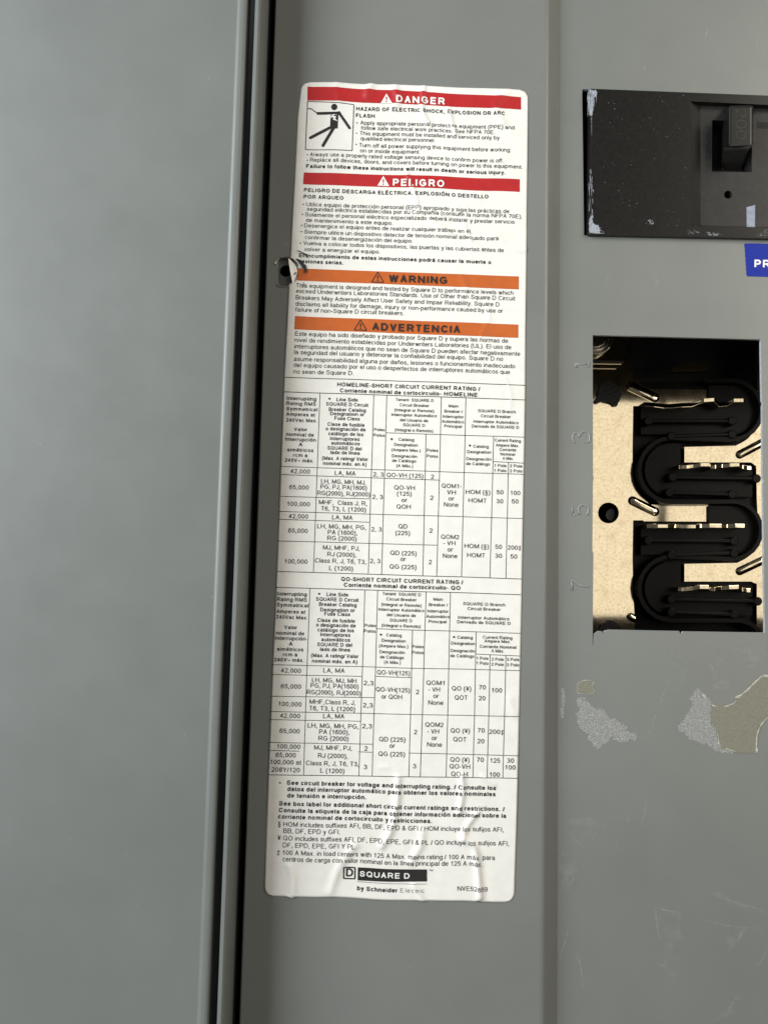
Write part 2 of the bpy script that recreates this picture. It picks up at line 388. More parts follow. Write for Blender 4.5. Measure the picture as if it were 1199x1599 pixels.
for pts, sd in (([z6(262, 115), z6(420, 105), z6(480, 150), z6(400, 225), z6(320, 180)], 1), ([z6(262, 235), z6(300, 260), z6(350, 330), z6(320, 420), z6(265, 430)], 2),
                ([z6(692, 508), z6(800, 530), z6(820, 700), z6(780, 820), z6(725, 770)], 3), ([z6(920, 425), z6(1000, 432), z6(1100, 500), z6(1199, 525), z6(1050, 500)], 4),
                ([z6(1010, 580), z6(1110, 595), z6(1050, 680), z6(1015, 720)], 5), ([z6(1050, 900), z6(1100, 870), z6(1040, 990), z6(960, 1010)], 6),
                ([z4(640, 0), z4(760, 0), z4(740, 220), z4(690, 200)], 7), ([z4(860, 130), z4(1000, 150), z4(980, 230), z4(880, 200)], 8), ([(1100, 1010), (1190, 1010), (1185, 1045), (1120, 1040)], 9)):
    mb = MB(); slab(mb, [at(x, y, -0.025) for x, y in rough_poly(pts, 4, 6, sd)], [], 0.00001); mb.build('rubbed_mark', RUB, cover)

def door_at(px, py):
    d = ray(px, py); nrm = Vector((math.sin(DT), -math.cos(DT), 0)); o_ = Vector((ex, ey, 0)); return CAM + d * ((o_ - CAM).dot(nrm) / d.dot(nrm)) + nrm * 0.00004
for x, y, dx, dy in ((337, 931, 5, -3), (334, 960, 3, 2), (331, 932, 2, 4), (330, 978, 4, -4), (328, 1107, 3, -5), (327, 1135, 2, 6), (315, 721, 2, 1), (323, 902, 2, 2), (54, 624, 3, 1), (100, 889, 2, 2)):
    mb = MB(); l = math.hypot(dx, dy); nx, ny = -dy / l * .6, dx / l * .6
    q = [door_at(x - dx / 2, y - dy / 2), door_at(x + nx, y + ny), door_at(x + dx / 2, y + dy / 2), door_at(x - nx, y - ny)]
    mb.add(q, [(0, 3, 2, 1)]); mb.build('paint_nick', HAIR, door)
# ------------------------------------------------------------------ glue residue and torn sticker remnants
def patch(name, pts, amp, seed, mat, label, cat, d, thick=0.00008, group=None, step=1.3):
    mb = MB(); slab(mb, [at(x, y, d) for x, y in rough_poly(pts, amp, step, seed)], [], thick)
    return tag(mb.build(name, mat), label, cat, group)
patch('glue_residue', [z4(*p) for p in ((145, 240), (190, 245), (225, 290), (280, 300), (300, 325), (310, 360), (370, 370), (430, 405), (400, 430), (470, 455), (480, 475), (440, 480), (390, 490), (330, 470), (300, 500), (250, 525), (210, 490), (200, 450), (165, 420), (140, 360), (155, 300))],
      4.2, 1, RESIDUE, 'mottled whitish glue patch below a small square of beige paper', 'residue', -0.09)
patch('glue_residue', [z4(*p) for p in ((55, 190), (70, 195), (80, 250), (70, 300), (74, 340), (62, 368), (52, 340), (58, 270))], 1.8, 2, RESIDUE, 'thin upright streak of whitish glue beside the cover bend', 'residue', -0.09)
patch('glue_residue', [z4(*p) for p in ((810, 200), (865, 235), (890, 285), (885, 380), (915, 440), (940, 515), (1020, 530), (1015, 552), (920, 550), (870, 515), (810, 490), (770, 475), (715, 440), (690, 400), (730, 385), (740, 340), (780, 300), (765, 250))],
      4.2, 3, RESIDUE, 'broad mottled whitish glue patch joined to the large torn beige sticker', 'residue', -0.09)
rem = thing('sticker_remnant', at(1160, 1120, -0.1), 'large ragged olive-beige remnant of a torn sticker with white paper edges', 'sticker')
base_pts = [z4(*p) for p in ((885, 285), (940, 298), (1000, 280), (1030, 240), (1080, 200), (1110, 165), (1160, 128), (1300, 110), (1340, 300), (1195, 355), (1160, 400), (1140, 450), (1135, 552), (1020, 552), (935, 520), (915, 440), (885, 380))]
mb = MB(); slab(mb, [at(x, y, -0.13) for x, y in rough_poly(base_pts, 2.2, 1.5, 4)], [], 0.00010); mb.build('backing', REMNANT, rem)
mb = MB()
def ragged_band(mb, path, w0, seed, d=-0.17):
    p = curve_pts(path, 16); n = len(p); L, R = [], []
    for i, q in enumerate(p):
        a = p[max(i - 1, 0)]; b = p[min(i + 1, n - 1)]; dx, dy = b[0] - a[0], b[1] - a[1]; l = math.hypot(dx, dy) or 1
        g = max(0.08, 0.75 + 1.5 * noise.noise((q[0] * 0.11, q[1] * 0.11, seed + 7)))
        k1 = w0 * g * (0.15 + 1.3 * abs(noise.noise((q[0] * 0.7, q[1] * 0.7, seed))) + random.uniform(0, .3)); k2 = w0 * g * (0.1 + 1.3 * abs(noise.noise((q[0] * 0.6, q[1] * 0.6, seed + 4))) + random.uniform(0, .3))
        L.append(at(q[0] - dy / l * k1, q[1] + dx / l * k1, d)); R.append(at(q[0] + dy / l * k2, q[1] - dx / l * k2, d))
    mb.add(L + R, [(i, i + 1, n + i + 1, n + i) for i in range(n - 1)])
ragged_band(mb, [z4(885, 285), z4(940, 298), z4(1000, 280), z4(1020, 262)], 1.3, 1)
ragged_band(mb, [z4(1015, 245), z4(1050, 228), z4(1080, 205)], 2.6, 2)
ragged_band(mb, [z4(1080, 205), z4(1110, 175), z4(1160, 130), z4(1199, 122), z4(1260, 115)], 2.0, 3)
ragged_band(mb, [z4(1195, 355), z4(1160, 395), z4(1140, 440), z4(1133, 490), z4(1135, 550)], 1.8, 4)
ragged_band(mb, [z4(888, 390), z4(915, 440), z4(935, 520), z4(980, 530), z4(1020, 545)], 0.8, 5)
ragged_band(mb, [z4(835, 230), z4(850, 240), z4(858, 252)], 2.2, 6)
mb.build('torn_edge', TORN, rem)
chip = thing('paper_chip', at(915, 1073, -0.1), 'small torn square of beige sticker paper above the left glue patch', 'sticker')
chip_pts = [z4(*p) for p in ((148, 165), (185, 150), (235, 155), (225, 185), (240, 212), (205, 222), (150, 220), (145, 190))]
mb = MB(); slab(mb, [at(x, y, -0.11) for x, y in rough_poly(chip_pts, 1.0, 2.5, 8)], [], 0.00008); mb.build('backing', REMNANT, chip)
mb = MB(); ragged_band(mb, chip_pts + [chip_pts[0]], 0.7, 9, -0.14); mb.build('torn_edge', TORN, chip)

# ------------------------------------------------------------------ main breaker
za = lambda x, y: (1060 + x / 8.626, 130 + y / 8.626)
zb = lambda x, y: (1060 + x / 8.626, 270 + y / 8.626)
brk = thing('main_breaker', at(1060, 255, 5), 'black moulded main breaker with scuffed corners and a toggle marked 200', 'circuit breaker')
FY, RY = -1.6, 0.6                            # face stands 1.6 mm proud, its window floor lies 0.6 mm deep
mb = MB()
face = [at(*p, FY) for p in ((921.5, 138.5), (1310, 153.5), (1310, 374.5), (917.5, 366.5))]
win = [at(*p, FY) for p in (za(152, 243), (1290, 168), (1290, 358), (1079, 352.5))]
slab(mb, face, [win], 0.020)
o = mb.build('housing', PLASTIC, brk); bevel(o, 0.0007, 3)
# window: sloped left wall, floor with handle slot and test hole
mb = MB()
fl = [at(*p, RY) for p in (za(282, 262), (1288, 171), (1288, 357.5), (1093.5, 351.8))]
hs = [at(*p, RY) for p in (za(442, 497), za(985, 512), za(973, 1200), za(437, 1188))]
th = circ(1136.3, 304, 6.3, RY, 24)
slab(mb, fl, [hs, th], 0.006)
mb.build('window_floor', PLASTIC2, brk)
mb = MB(); mb.add([win[0] + Vector((0, .0002, 0)), fl[0], fl[3], win[3] + Vector((0, .0002, 0))], [(0, 1, 2, 3)]); mb.add([win[0], fl[0], fl[1], win[1]], [(3, 2, 1, 0)]); mb.add([win[3], fl[3], fl[2], win[2]], [(0, 1, 2, 3)])
mb.build('window_bevel', PLASTIC, brk)
mb = MB(); prism(mb, circ(1136.3, 304, 6.0, RY + 5.5), circ(1136.3, 304, 6.0, RY + 7)); mb.build('test_button', DARK, brk)
mb = MB()
for q in ((za(1030, 290), za(1400, 300), za(1400, 345), za(1045, 330)), (za(1040, 522), za(1400, 535), za(1400, 615), za(1045, 605))):
    slab(mb, [at(x, y, RY - 0.06) for x, y in q], [], 0.00004)
mb.build('groove_shade', DARK, brk)  # flat strips on the floor; the grooves' shade is put into their dark colour
mb = MB(); slab(mb, [at(x, y, RY - 0.12) for x, y in (zb(905, 462), zb(1020, 432), zb(1018, 726), zb(908, 724))], [], 0.0001)
mb.build('grey_sliver', TAPE, brk)
# handle: tapering block leaning up out of the slot, curved underside
mb = MB()
hf = [at(*p, -7.0) for p in (za(672, 300), za(985, 300), za(985, 845), za(668, 862))]       # front
hb = [at(*p, -0.4) for p in (za(610, 325), za(1010, 310), za(1000, 800), za(625, 820))]
hm = [at(*p, 5.0) for p in (za(570, 340), za(1000, 330), za(960, 1100), za(560, 1120))]
mb.add(hf + hb + hm, [(0, 3, 2, 1), (0, 1, 5, 4), (1, 2, 6, 5), (2, 3, 7, 6), (3, 0, 4, 7), (4, 5, 9, 8), (5, 6, 10, 9), (6, 7, 11, 10), (7, 4, 8, 11)])
o = mb.build('toggle_handle', PLASTIC, brk); bevel(o, 0.0008, 3)
mb = MB()                                     # curved quadrant below the grip
q0 = [at(*p, 3.5) for p in (za(600, 820), za(1000, 800))]; n = 8; vs = []
for i in range(n + 1):
    t = i / n; xx = 600 + 20 * t
    a = za(600, 830 + 350 * t); b = za(1010 - 190 * t ** 0.6, 820 + 360 * t)
    dd = -3.0 + 7.0 * t ** 1.4
    vs += [at(*a, dd), at(*b, dd)]
mb.add(vs, [(2 * i, 2 * i + 2, 2 * i + 3, 2 * i + 1) for i in range(n)]); mb.build('toggle_underside', PLASTIC, brk, True)
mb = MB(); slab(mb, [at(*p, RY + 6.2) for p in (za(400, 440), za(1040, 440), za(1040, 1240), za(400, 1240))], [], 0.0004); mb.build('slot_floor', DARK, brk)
# scuffs
def scuff(pts, sd, mat, d=FY - 0.03, amp=1.6):
    mb = MB(); slab(mb, [at(x, y, d) for x, y in rough_poly(pts, amp, 2.5, sd)], [], 0.00002); return mb.build('scuff', mat, brk)
zc = lambda x, y: (880 + x / 3.759, 110 + y / 3.759)
scuff([zc(*p) for p in ((155, 114), (190, 110), (194, 130), (172, 170), (166, 262), (158, 262), (150, 220), (146, 180), (144, 135))], 1, SCUFF, amp=2.4)
scuff([zc(*p) for p in ((148, 880), (166, 850), (176, 890), (200, 922), (222, 938), (205, 952), (165, 954), (145, 940))], 4, SCUFF, amp=2.4)
mb = MB()                                      # the rub itself: many fine strokes along the worn corner
for i in range(46):
    x = random.triangular(136, 200, 158); y0 = 108 + abs(random.gauss(0, 14)); ln = random.uniform(25, 165 - abs(x - 160) * 3.2 + 8)
    scratch(mb, [zc(x, y0), zc(x - ln * .05 + random.uniform(-3, 3), y0 + ln * .5), zc(x - ln * .06 + random.uniform(-4, 4), y0 + ln)], random.uniform(0.35, 1.0), FY - 0.05)
for i in range(30):
    x = random.triangular(138, 176, 158); y0 = random.uniform(560, 930); ln = random.uniform(12, 70)
    scratch(mb, [zc(x, y0), zc(x + random.uniform(-2, 3), y0 + ln * .5), zc(x + random.uniform(-2, 4), min(y0 + ln, 955))], random.uniform(0.3, 0.8), FY - 0.05)
for i in range(22):
    y = random.uniform(905, 955); x0 = random.uniform(140, 185); ln = random.uniform(15, 70) * (0.4 + (y - 900) / 80)
    scratch(mb, [zc(x0, y), zc(x0 + ln * .5, y + random.uniform(-2, 6)), zc(x0 + ln, y + random.uniform(0, 8))], random.uniform(0.35, 0.9), FY - 0.05)
for i in range(10):
    y0 = 270 + random.uniform(0, 60); scratch(mb, [zc(162 + random.uniform(-3, 3), y0), zc(162, y0 + 20), zc(163, y0 + random.uniform(25, 60))], 0.5, FY - 0.05)
mb.build('rubbed_edge', speckled('rubbed_white', (0.55, 0.59, 0.68), 0.45, 2400, soft=0.15, base=0.15, opac=0.9), brk)
scuff([zc(*p) for p in ((720, 940), (790, 930), (800, 955), (740, 965))], 5, SCUFFL, amp=2)
scuff([zc(*p) for p in ((1120, 945), (1190, 935), (1199, 970), (1140, 970))], 6, SCUFFL, amp=2)
scuff([zc(*p) for p in ((480, 880), (520, 875), (525, 905), (485, 905))], 7, SCUFFL, amp=2)
scuff([zc(*p) for p in ((830, 950), (925, 955), (920, 972), (835, 968))], 8, SCUFFL, amp=1.5)
mb = MB()
for i in range(90):                            # grit on the plastic face
    x, y = random.uniform(940, 1074), random.uniform(146, 360); s_ = random.choice((0.35, 0.45, 0.6, 0.9)); a = random.random() * 3
    slab(mb, [at(x + s_ * math.cos(a + k * 1.9) * random.uniform(.6, 1.5), y + s_ * math.sin(a + k * 1.9), FY - 0.03) for k in range(4)][::-1], [], 0.00001)
mb.build('dust_specks', plain('pale_dust', (0.16, 0.15, 0.14), 0.8), brk)

# ------------------------------------------------------------------ bus assembly behind the opening
bus = thing('bus_assembly', at(1060, 760, 60), 'plated metal bus bars and stab blades in black insulation seen through the cover opening', 'busbar')
PD, WD, BD = 50.0, 45.5, 42.0                   # depths: plate, insulator ridge top, blade edge
def ringpx(cx_, cy_, rr, a0, a1, n=12): return [(cx_ + rr * math.cos(math.radians(a0 + (a1 - a0) * i / n)), cy_ + rr * math.sin(math.radians(a0 + (a1 - a0) * i / n))) for i in range(n + 1)]
left_plate = [(880, 470), (985, 470), (985, 570)] + curve_pts([(985, 570), (990, 588), (1000, 600), (1014, 608)], 4)[1:] + [(1103.5, 608), (1103.5, 634), (988, 634), (987, 700)] + \
             curve_pts([(987, 700), (988, 742), (996, 768), (1014, 788)], 4)[1:] + [(1105, 788.5), (1105, 814.5), (1005, 814), (1003, 812.5), (988, 812.5), (987, 870), (988, 925), (990, 960), (990, 1060), (880, 1060)]
mb = MB(); slab(mb, [at(x, y, PD) for x, y in left_plate], [circ(951, 614, 17.5, PD, 30, 0.03), circ(949.5, 801, 16.3, PD), circ(951, 986, 17, PD, 30, 0.03)], 0.002)
o = mb.build('bus_plate', BRASS, bus); bevel(o, 0.0003, 2)
right_plate = [(1290, 540), (1290, 1060), (1181, 1060), (1181, 912), (1172, 908), (1068, 908), (1068, 880.5), (1150, 879)] + curve_pts([(1150, 879), (1168, 869), (1180, 852), (1183.5, 834)], 4)[1:] + \
              [(1181, 780), (1180, 728), (1172, 722), (1068, 722), (1068, 698), (1148, 696)] + curve_pts([(1148, 696), (1168, 684), (1180, 664), (1184, 640)], 4)[1:] + [(1181, 600), (1181, 540)]
mb = MB(); slab(mb, [at(x, y, PD) for x, y in right_plate], [], 0.002); o = mb.build('bus_plate', BRASS, bus); bevel(o, 0.0003, 2)
mb = MB(); slab(mb, [at(x, y, PD + 3) for x, y in ((1062, 567), (1105, 566), (1104, 580), (1040, 581))], [], 0.002); mb.build('bus_tongue', BRASS, bus)
# pressed ribs
def rib(x0, y0, x1, y1, r_, h=1.6):
    mb = MB(); a = capsule(x0, y0, x1, y1, r_, PD); b = capsule(x0 + (x1 - x0) * .05, y0 + (y1 - y0) * .05, x1 - (x1 - x0) * .05, y1 - (y1 - y0) * .05, r_ * 0.72, PD - h * 0.7); c = capsule(x0 + (x1 - x0) * .1, y0 + (y1 - y0) * .1, x1 - (x1 - x0) * .1, y1 - (y1 - y0) * .1, r_ * 0.3, PD - h)
    prism(mb, a, b, False, False); prism(mb, b, c, False, True); return mb.build('pressed_rib', BRASS, bus, True)
for q in ((984, 603, 1022, 621, 7.4), (987, 782, 1022, 799, 7.2), (1154, 892, 1192, 874, 6.6), (1154, 710, 1192, 690, 6.6), (984, 963, 990, 966, 6)): rib(*q)
# insulator: base sheet, serpentine ridge and bars
mb = MB(); slab(mb, [at(x, y, PD + 2.4) for x, y in ((970, 596), (1300, 596), (1300, 1070), (970, 1070))], [], 0.004); mb.build('insulator_base', INSUL, bus)
serp = [(1100, 594)] + ringpx(1143, 640, 46, -90, 90) + [(1095, 685)] + ringpx(1048, 734, 50, -90, -270) + [(1095, 784)] + ringpx(1143, 828, 45, -90, 90) + [(1095, 871)] + ringpx(1048, 919, 50, -90, -270) + [(1100, 969), (1150, 969)] + ringpx(1150, 1014, 45, -90, 60)
mb = MB(); wall(mb, serp, 6.5, WD, PD + 3); bevel(mb.build('insulator_ridge', INSUL, bus), 0.0004, 2)
for (x0, y0, x1, y1) in ((1012, 657, 1143, 657), (1048, 681, 1143, 678), (1050, 745, 1181, 747), (1045, 769, 1143, 772), (1012, 844, 1146, 845), (1048, 867, 1146, 864), (1048, 936, 1183, 939), (1048, 956, 1146, 960)):
    mb = MB(); wall(mb, [(x0, y0), ((x0 + x1) / 2, (y0 + y1) / 2), (x1, y1)], 6.0, WD - 0.3, PD + 3)
    for x, y in ((x0, y0), (x1, y1)):
        c0 = circ(x, y, 7.0, WD - 0.6, 18); prism(mb, c0, [p + Vector((0, 0.008, 0)) for p in c0])
    bevel(mb.build('insulator_bar', INSUL, bus), 0.0004, 2)
mb = MB()                                       # solid fillers: the raised shelves round each stab
for cy_ in (640, 828):
    slab(mb, [at(x, y, WD + 3.2) for x, y in [(1106, cy_ - 38), (1143, cy_ - 38)] + ringpx(1143, cy_, 38, -90, 90) + [(1000, cy_ + 38), (1000, cy_ - 5), (1106, cy_ - 5)]], [], 0.006)
for cy_ in (734, 919):
    slab(mb, [at(x, y, WD + 3.2) for x, y in [(1062, cy_ - 42), (1048, cy_ - 42)] + ringpx(1048, cy_, 42, -90, -270) + [(1174, cy_ + 42), (1174, cy_ - 5), (1062, cy_ - 5)]], [], 0.006)
mb.build('insulator_shelf', INSUL, bus)
# stab blades: crimped strips standing up from the bars, seen on edge
def blade(x0, x1, yb, seq, tilt=0.0, lean=0.0):
    n = len(seq); mb = MB(); top, bot = [], []
    for i, (t, o_, dz) in enumerate(seq):
        x = x0 + (x1 - x0) * t; y = yb + o_ + tilt * t
        top.append((at(x, y - 3.6, BD + dz + (lean if o_ > -5.5 else 0)), at(x, y + 3.6, BD + dz)))
    off = Vector((0, 0.0085, 0)); vs, fs = [], []
    for a, b in top: vs += [a, b, a + off, b + off]
    for i in range(n - 1):
        k = 4 * i; fs += [(k, k + 1, k + 5, k + 4), (k, k + 4, k + 6, k + 2), (k + 1, k + 3, k + 7, k + 5), (k + 2, k + 6, k + 7, k + 3)]
    fs += [(0, 2, 3, 1), (4 * n - 4, 4 * n - 3, 4 * n - 1, 4 * n - 2)]
    mb.add(vs, fs); o = mb.build('stab_blade', BRASS, bus); bevel(o, 0.0003, 2)
SEQA = [(0, 1.5, 0.8), (.05, 1.5, 0.4), (.11, 1.5, .3), (.2, 0.5, 1.2), (.3, -2, .2), (.42, -2, .2), (.44, 1.5, .9), (.5, 1.5, .1), (.6, 0, 1.4), (.7, -1.5, .2), (.83, -2, .1), (.88, 2, .8), (.94, 3.2, .2), (1, 3.4, .3)]
SEQB = [(0, 0, 1.6), (.12, 0, .2), (.22, 0, .1), (.3, 0, 1.8), (.38, .8, .3), (.5, .6, .1), (.56, -.2, 1.5), (.64, -.5, .1), (.76, 0, .3), (.82, 0, 1.2), (.9, -.5, 0), (1, 0, .2)]
SEQC = [(0, 0, 1.6), (.1, 1, .4), (.2, 3.2, .4), (.27, 3, 1.5), (.38, 1.5, .8), (.48, 1, .3), (.6, -6, .3), (.7, -7, .1), (.75, 1, 1.2), (.83, 0, .6), (.9, -6, .2), (1, -6, .2)]
blade(1059, 1173, 727.5, SEQA); blade(1058, 1172, 919, SEQA); blade(1008, 1163, 821.5, SEQB); blade(1005, 1161, 631, SEQC, 0.0, 0.9)
# terminal screw in the upper left corner and the strap below it
scr = MB()
for r0, r1, d0, d1 in ((27, 27, 46, 50), (21, 23, 43.5, 45.4), (16, 17, 40, 43.2)):
    prism(scr, circ(930, 527, r0, d0, 32), circ(930, 527, r1, d1, 32))
o = scr.build('terminal_screw', STEEL, bus); bevel(o, 0.0005, 2)
mb = MB(); slab(mb, [at(x, y, 46) for x, y in ((900, 562), (976, 564), (970, 568.5), (900, 567.5))], [], 0.0008); mb.build('terminal_strap', STEEL, bus)
PEG = plain('peg_plastic', (0.004, 0.004, 0.004), 0.4, spec=0.3, bump=0.6, bscale=900, bdist=0.0003)
for pts, sd in (([(933, 612), (936, 602), (946, 596), (958, 597), (968, 605), (970, 616), (966, 628), (963, 634), (957, 634), (952, 629), (940, 627), (930, 630), (927, 626), (932, 620)], 3), ([(934, 985), (938, 975), (950, 969), (962, 972), (968, 982), (966, 994), (945, 996)], 5)):
    mb = MB(); q = [at(x, y, PD - 1.1) for x, y in rough_poly(pts, 0.8, 2.5, sd)]; slab(mb, q, [], 0.005); mb.build('locating_peg', PEG, bus)
mb = MB(); c0 = circ(955, 804, 9.5, PD + 3.2, 20); prism(mb, c0, [p + Vector((0, 0.006, 0)) for p in c0]); mb.build('locating_peg', PLASTIC2, bus)
# ------------------------------------------------------------------ blue tape with PR
tp = thing('blue_tape_label', at(1200, 406, 0), 'blue tape label with white letters PR under the breaker', 'label')
mb = MB(); slab(mb, [at(x, y, -0.12) for x, y in [(1161.8, 380.2), (1180, 380), (1260, 383), (1262, 434), (1166, 431.3)] + [(1165.2 - 3.2 * i / 14 + 0.35 * (-1) ** i, 430.5 - 49 * i / 14) for i in range(1, 14)]], [], 0.00009)
mb.build('tape', BLUE, tp)

# ------------------------------------------------------------------ warning label: sheet coordinates (u right, v down, metres)
LY = YS - 0.10
P0 = at(443, 612, LY); P1 = at(819.5, 624.6, LY)
UA = (P1 - P0).normalized(); VA = Vector((UA.z, 0, -UA.x))
ORG = at(470, 125, LY)
def uv(px, py):
    p = at(px, py, LY) - ORG; return p.dot(UA), p.dot(VA)
PXM = 0.000221 * (1 + YS / 265)
def ZR(reg, x, y):
    ox, oy = {1: (420, 110), 2: (420, 380), 3: (420, 580), 4: (420, 725), 5: (410, 890), 6: (410, 1030), 7: (400, 1205)}[reg]
    return ox + x / 2.855, oy + y / 2.855
def zuv(reg, x, y): return uv(*ZR(reg, x, y))
CREASES = [  # region, points, width px, height mm
    (1, [(455, 60), (440, 110)], 9, 0.35), (1, [(560, 80), (575, 130), (560, 170)], 8, 0.30), (1, [(690, 80), (680, 180), (712, 245)], 5, 0.30), (1, [(800, 175), (812, 230), (830, 285)], 4, 0.28),
    (1, [(615, 460), (650, 560), (665, 620)], 4, 0.22), (1, [(720, 670), (790, 715), (850, 735), (930, 785), (960, 800)], 4, 0.25), (1, [(880, 610), (870, 680), (900, 760)], 3, 0.14), (1, [(1000, 740), (1100, 800), (1140, 800)], 5, 0.2),
    (1, [(300, 60), (305, 100), (315, 150)], 6, 0.08), (1, [(1060, 100), (1010, 150), (1040, 240)], 8, 0.2), (2, [(860, 150), (880, 200), (850, 260)], 5, 0.12), (2, [(960, 240), (980, 330), (940, 420)], 4, 0.12),
    (3, [(1050, 30), (1075, 100), (1070, 170)], 5, 0.14), (7, [(632, 30), (630, 110), (618, 190), (600, 260), (560, 330)], 6, 0.30), (7, [(915, 20), (920, 80), (905, 180)], 5, 0.30), (7, [(985, 180), (940, 240), (915, 300)], 5, 0.28), (7, [(925, 300), (970, 340), (985, 430), (995, 560)], 6, 0.42),
    (7, [(740, 260), (735, 320), (690, 400)], 7, 0.22), (7, [(150, 420), (165, 480), (160, 570)], 7, 0.32), (7, [(440, 330), (370, 430), (330, 540)], 8, 0.25), (7, [(700, 505), (725, 545), (740, 580)], 6, 0.22), (7, [(1010, 20), (1060, 60)], 4, 0.15), (6, [(520, 480), (560, 480)], 4, 0.1), (6, [(1100, 180), (1120, 240)], 8, 0.15)]
CR = []
for reg, pts, wpx, h in CREASES:
    q = [zuv(reg, x, y) for x, y in pts]
    CR.append((curve_pts(q, 4), wpx * 0.8 * PXM, h * MM * (2.4 if reg == 7 else 1.8), min(p[0] for p in q) - 0.006, max(p[0] for p in q) + 0.006, min(p[1] for p in q) - 0.006, max(p[1] for p in q) + 0.006))
def height(u, v):
    h = 0.00010 * noise.noise((u * 60, v * 45, 1.3)) + 0.00004 * noise.noise((u * 220, v * 200, 4.1))
    k = max(0.0, min(1.0, (0.06 - v) / 0.06)) + max(0.0, min(1.0, (v - 0.225) / 0.05))
    h += k * 0.00018 * noise.noise((u * 95, v * 40, 7.7))
    for pts, wd, A, a, b, c, d in CR:
        if a < u < b and c < v < d:
            best = 1e9
            for i in range(len(pts) - 1):
                ax, ay = pts[i]; bx, by = pts[i + 1]; dx, dy = bx - ax, by - ay
                t = max(0, min(1, ((u - ax) * dx + (v - ay) * dy) / (dx * dx + dy * dy + 1e-12)))
                e = (u - ax - dx * t) ** 2 + (v - ay - dy * t) ** 2
                # fade towards the ends of the fold
                best = min(best, e)
            h += A * math.exp(-best / (wd * wd))
    return h
def warp(u, v):
    k = max(0.0, min(1.0, (0.065 - v) / 0.05)); b = max(0.0, min(1.0, (v - 0.24) / 0.04))
    du = 0.00010 * noise.noise((u * 50, v * 40, 2.2)) ; dv = 0.00010 * noise.noise((u * 60, v * 30, 9.4))
    dv += k * 0.00060 * noise.noise((u * 70, v * 18, 3.5)) + b * 0.0006 * noise.noise((u * 65, v * 18, 5.5))
    return u + du, v + dv
def sheet(u, v, off=0.0):
    h = height(u, v); uu, vv = warp(u, v)
    return ORG + UA * uu + VA * vv + Vector((0, -(h + 0.00012 + off), 0))
lab = thing('warning_label', at(625, 760, YS), 'long white bilingual warning label with red and orange banners and rating tables', 'label')
# outline in sheet coordinates
oc = [uv(*p) for p in ((472, 127), (823.5, 145.5), (803, 1409), (414.5, 1400))]
LW = PXM * 3
def edge_u(pts):
    q = sorted((uv(*p)[1], uv(*p)[0]) for p in pts)
    def f(v):
        for (v0, u0), (v1, u1) in zip(q, q[1:]):
            if v <= v1 or (v1, u1) == q[-1]: return u0 + (u1 - u0) * (v - v0) / (v1 - v0)
    return f
U0 = edge_u([(471.5, 127), (465.3, 180), (455, 375), (444.3, 583), (432.4, 892), (419.3, 1210), (413.3, 1387)])
U1 = edge_u([(824, 155), (822, 355), (820, 520), (819.3, 624), (814.4, 904), (808, 1215), (802.8, 1394)])
V0, V1 = oc[0][1] + 0.0002, oc[3][1]
NU, NV = 150, 480
RC = 0.0030
def v_clip(u, v, r_):
    "rounded corners: pull the corner cells in"
    return v
tear_c = uv(446, 423)
mb = MB(); vs = []
for j in range(NV + 1):
    v = V0 + (V1 - V0) * j / NV
    a, b = U0(v), U1(v)
    e = min(v - V0, V1 - v)
    if e < RC:
        ins = RC - math.sqrt(max(0, RC * RC - (RC - e) ** 2)); a += ins; b -= ins
    # bite torn out at the latch slot
    dv = (v - uv(452, 423)[1]) / 0.0046
    if abs(dv) < 1: a += 0.0032 * (1 - dv * dv) ** 0.5 * (1 + 0.10 * math.sin(dv * 9)) - 0.0002
    for i in range(NU + 1): vs.append(sheet(a + (b - a) * i / NU, v))
n = NU + 1
mb.add(vs, [(j * n + i, (j + 1) * n + i, (j + 1) * n + i + 1, j * n + i + 1) for j in range(NV) for i in range(NU)])
paper = mb.build('paper', PAPER, lab, True)
sol = paper.modifiers.new('thickness', 'SOLIDIFY'); sol.thickness = 0.00006; sol.offset = -1
# torn flap curling out of the bite, with its grey torn crescent
mb = MB(); rows = 10; vs = []
for j in range(rows + 1):
    t = j / rows; x0, y0 = 450.5 + 6.5 * t ** 1.3, 403 + 39 * t; wd = 14.5 * math.sin(math.pi * min(1, t * 0.92 + 0.08)) * (1 - 0.45 * t)
    for i in range(6):
        s_ = i / 5; vs.append(at(x0 + wd * s_, y0 + 3 * s_, YS - 0.25 - 1.1 * (1 - s_) ** 2 * math.sin(math.pi * (t * 0.9 + 0.05)) - 0.35))
mb.add(vs, [(j * 6 + i, (j + 1) * 6 + i, (j + 1) * 6 + i + 1, j * 6 + i + 1) for j in range(rows) for i in range(5)]); mb.build('torn_flap', PAPER, lab, True)
mb = MB()
def crescent(mb, p, w0, d):
    p = curve_pts(p, 5); n = len(p); L, R = [], []
    for i, q in enumerate(p):
        a = p[max(i - 1, 0)]; b = p[min(i + 1, n - 1)]; dx, dy = b[0] - a[0], b[1] - a[1]; l = math.hypot(dx, dy); k = w0 * (0.12 + math.sin(math.pi * i / (n - 1))) * (0.8 + 0.5 * noise.noise((q[0], q[1], 2)))
        L.append(at(q[0] - dy / l * k, q[1] + dx / l * k, d)); R.append(at(q[0] + dy / l * k, q[1] - dx / l * k, d))
    mb.add(L + R, [(i, i + 1, n + i + 1, n + i) for i in range(n - 1)])
crescent(mb, [(462, 404), (468, 408), (474, 415), (477, 421), (475.5, 427)], 3.4, YS - 0.75)
crescent(mb, [(462, 390.3), (470, 393.5), (478, 397.5), (481, 398.5)], 1.1, YS - 0.75)
crescent(mb, [(475, 396), (478, 399), (480, 403)], 1.4, YS - 0.75)
crescent(mb, [(474.5, 440), (473.5, 445), (470, 450)], 0.9, YS - 0.75)
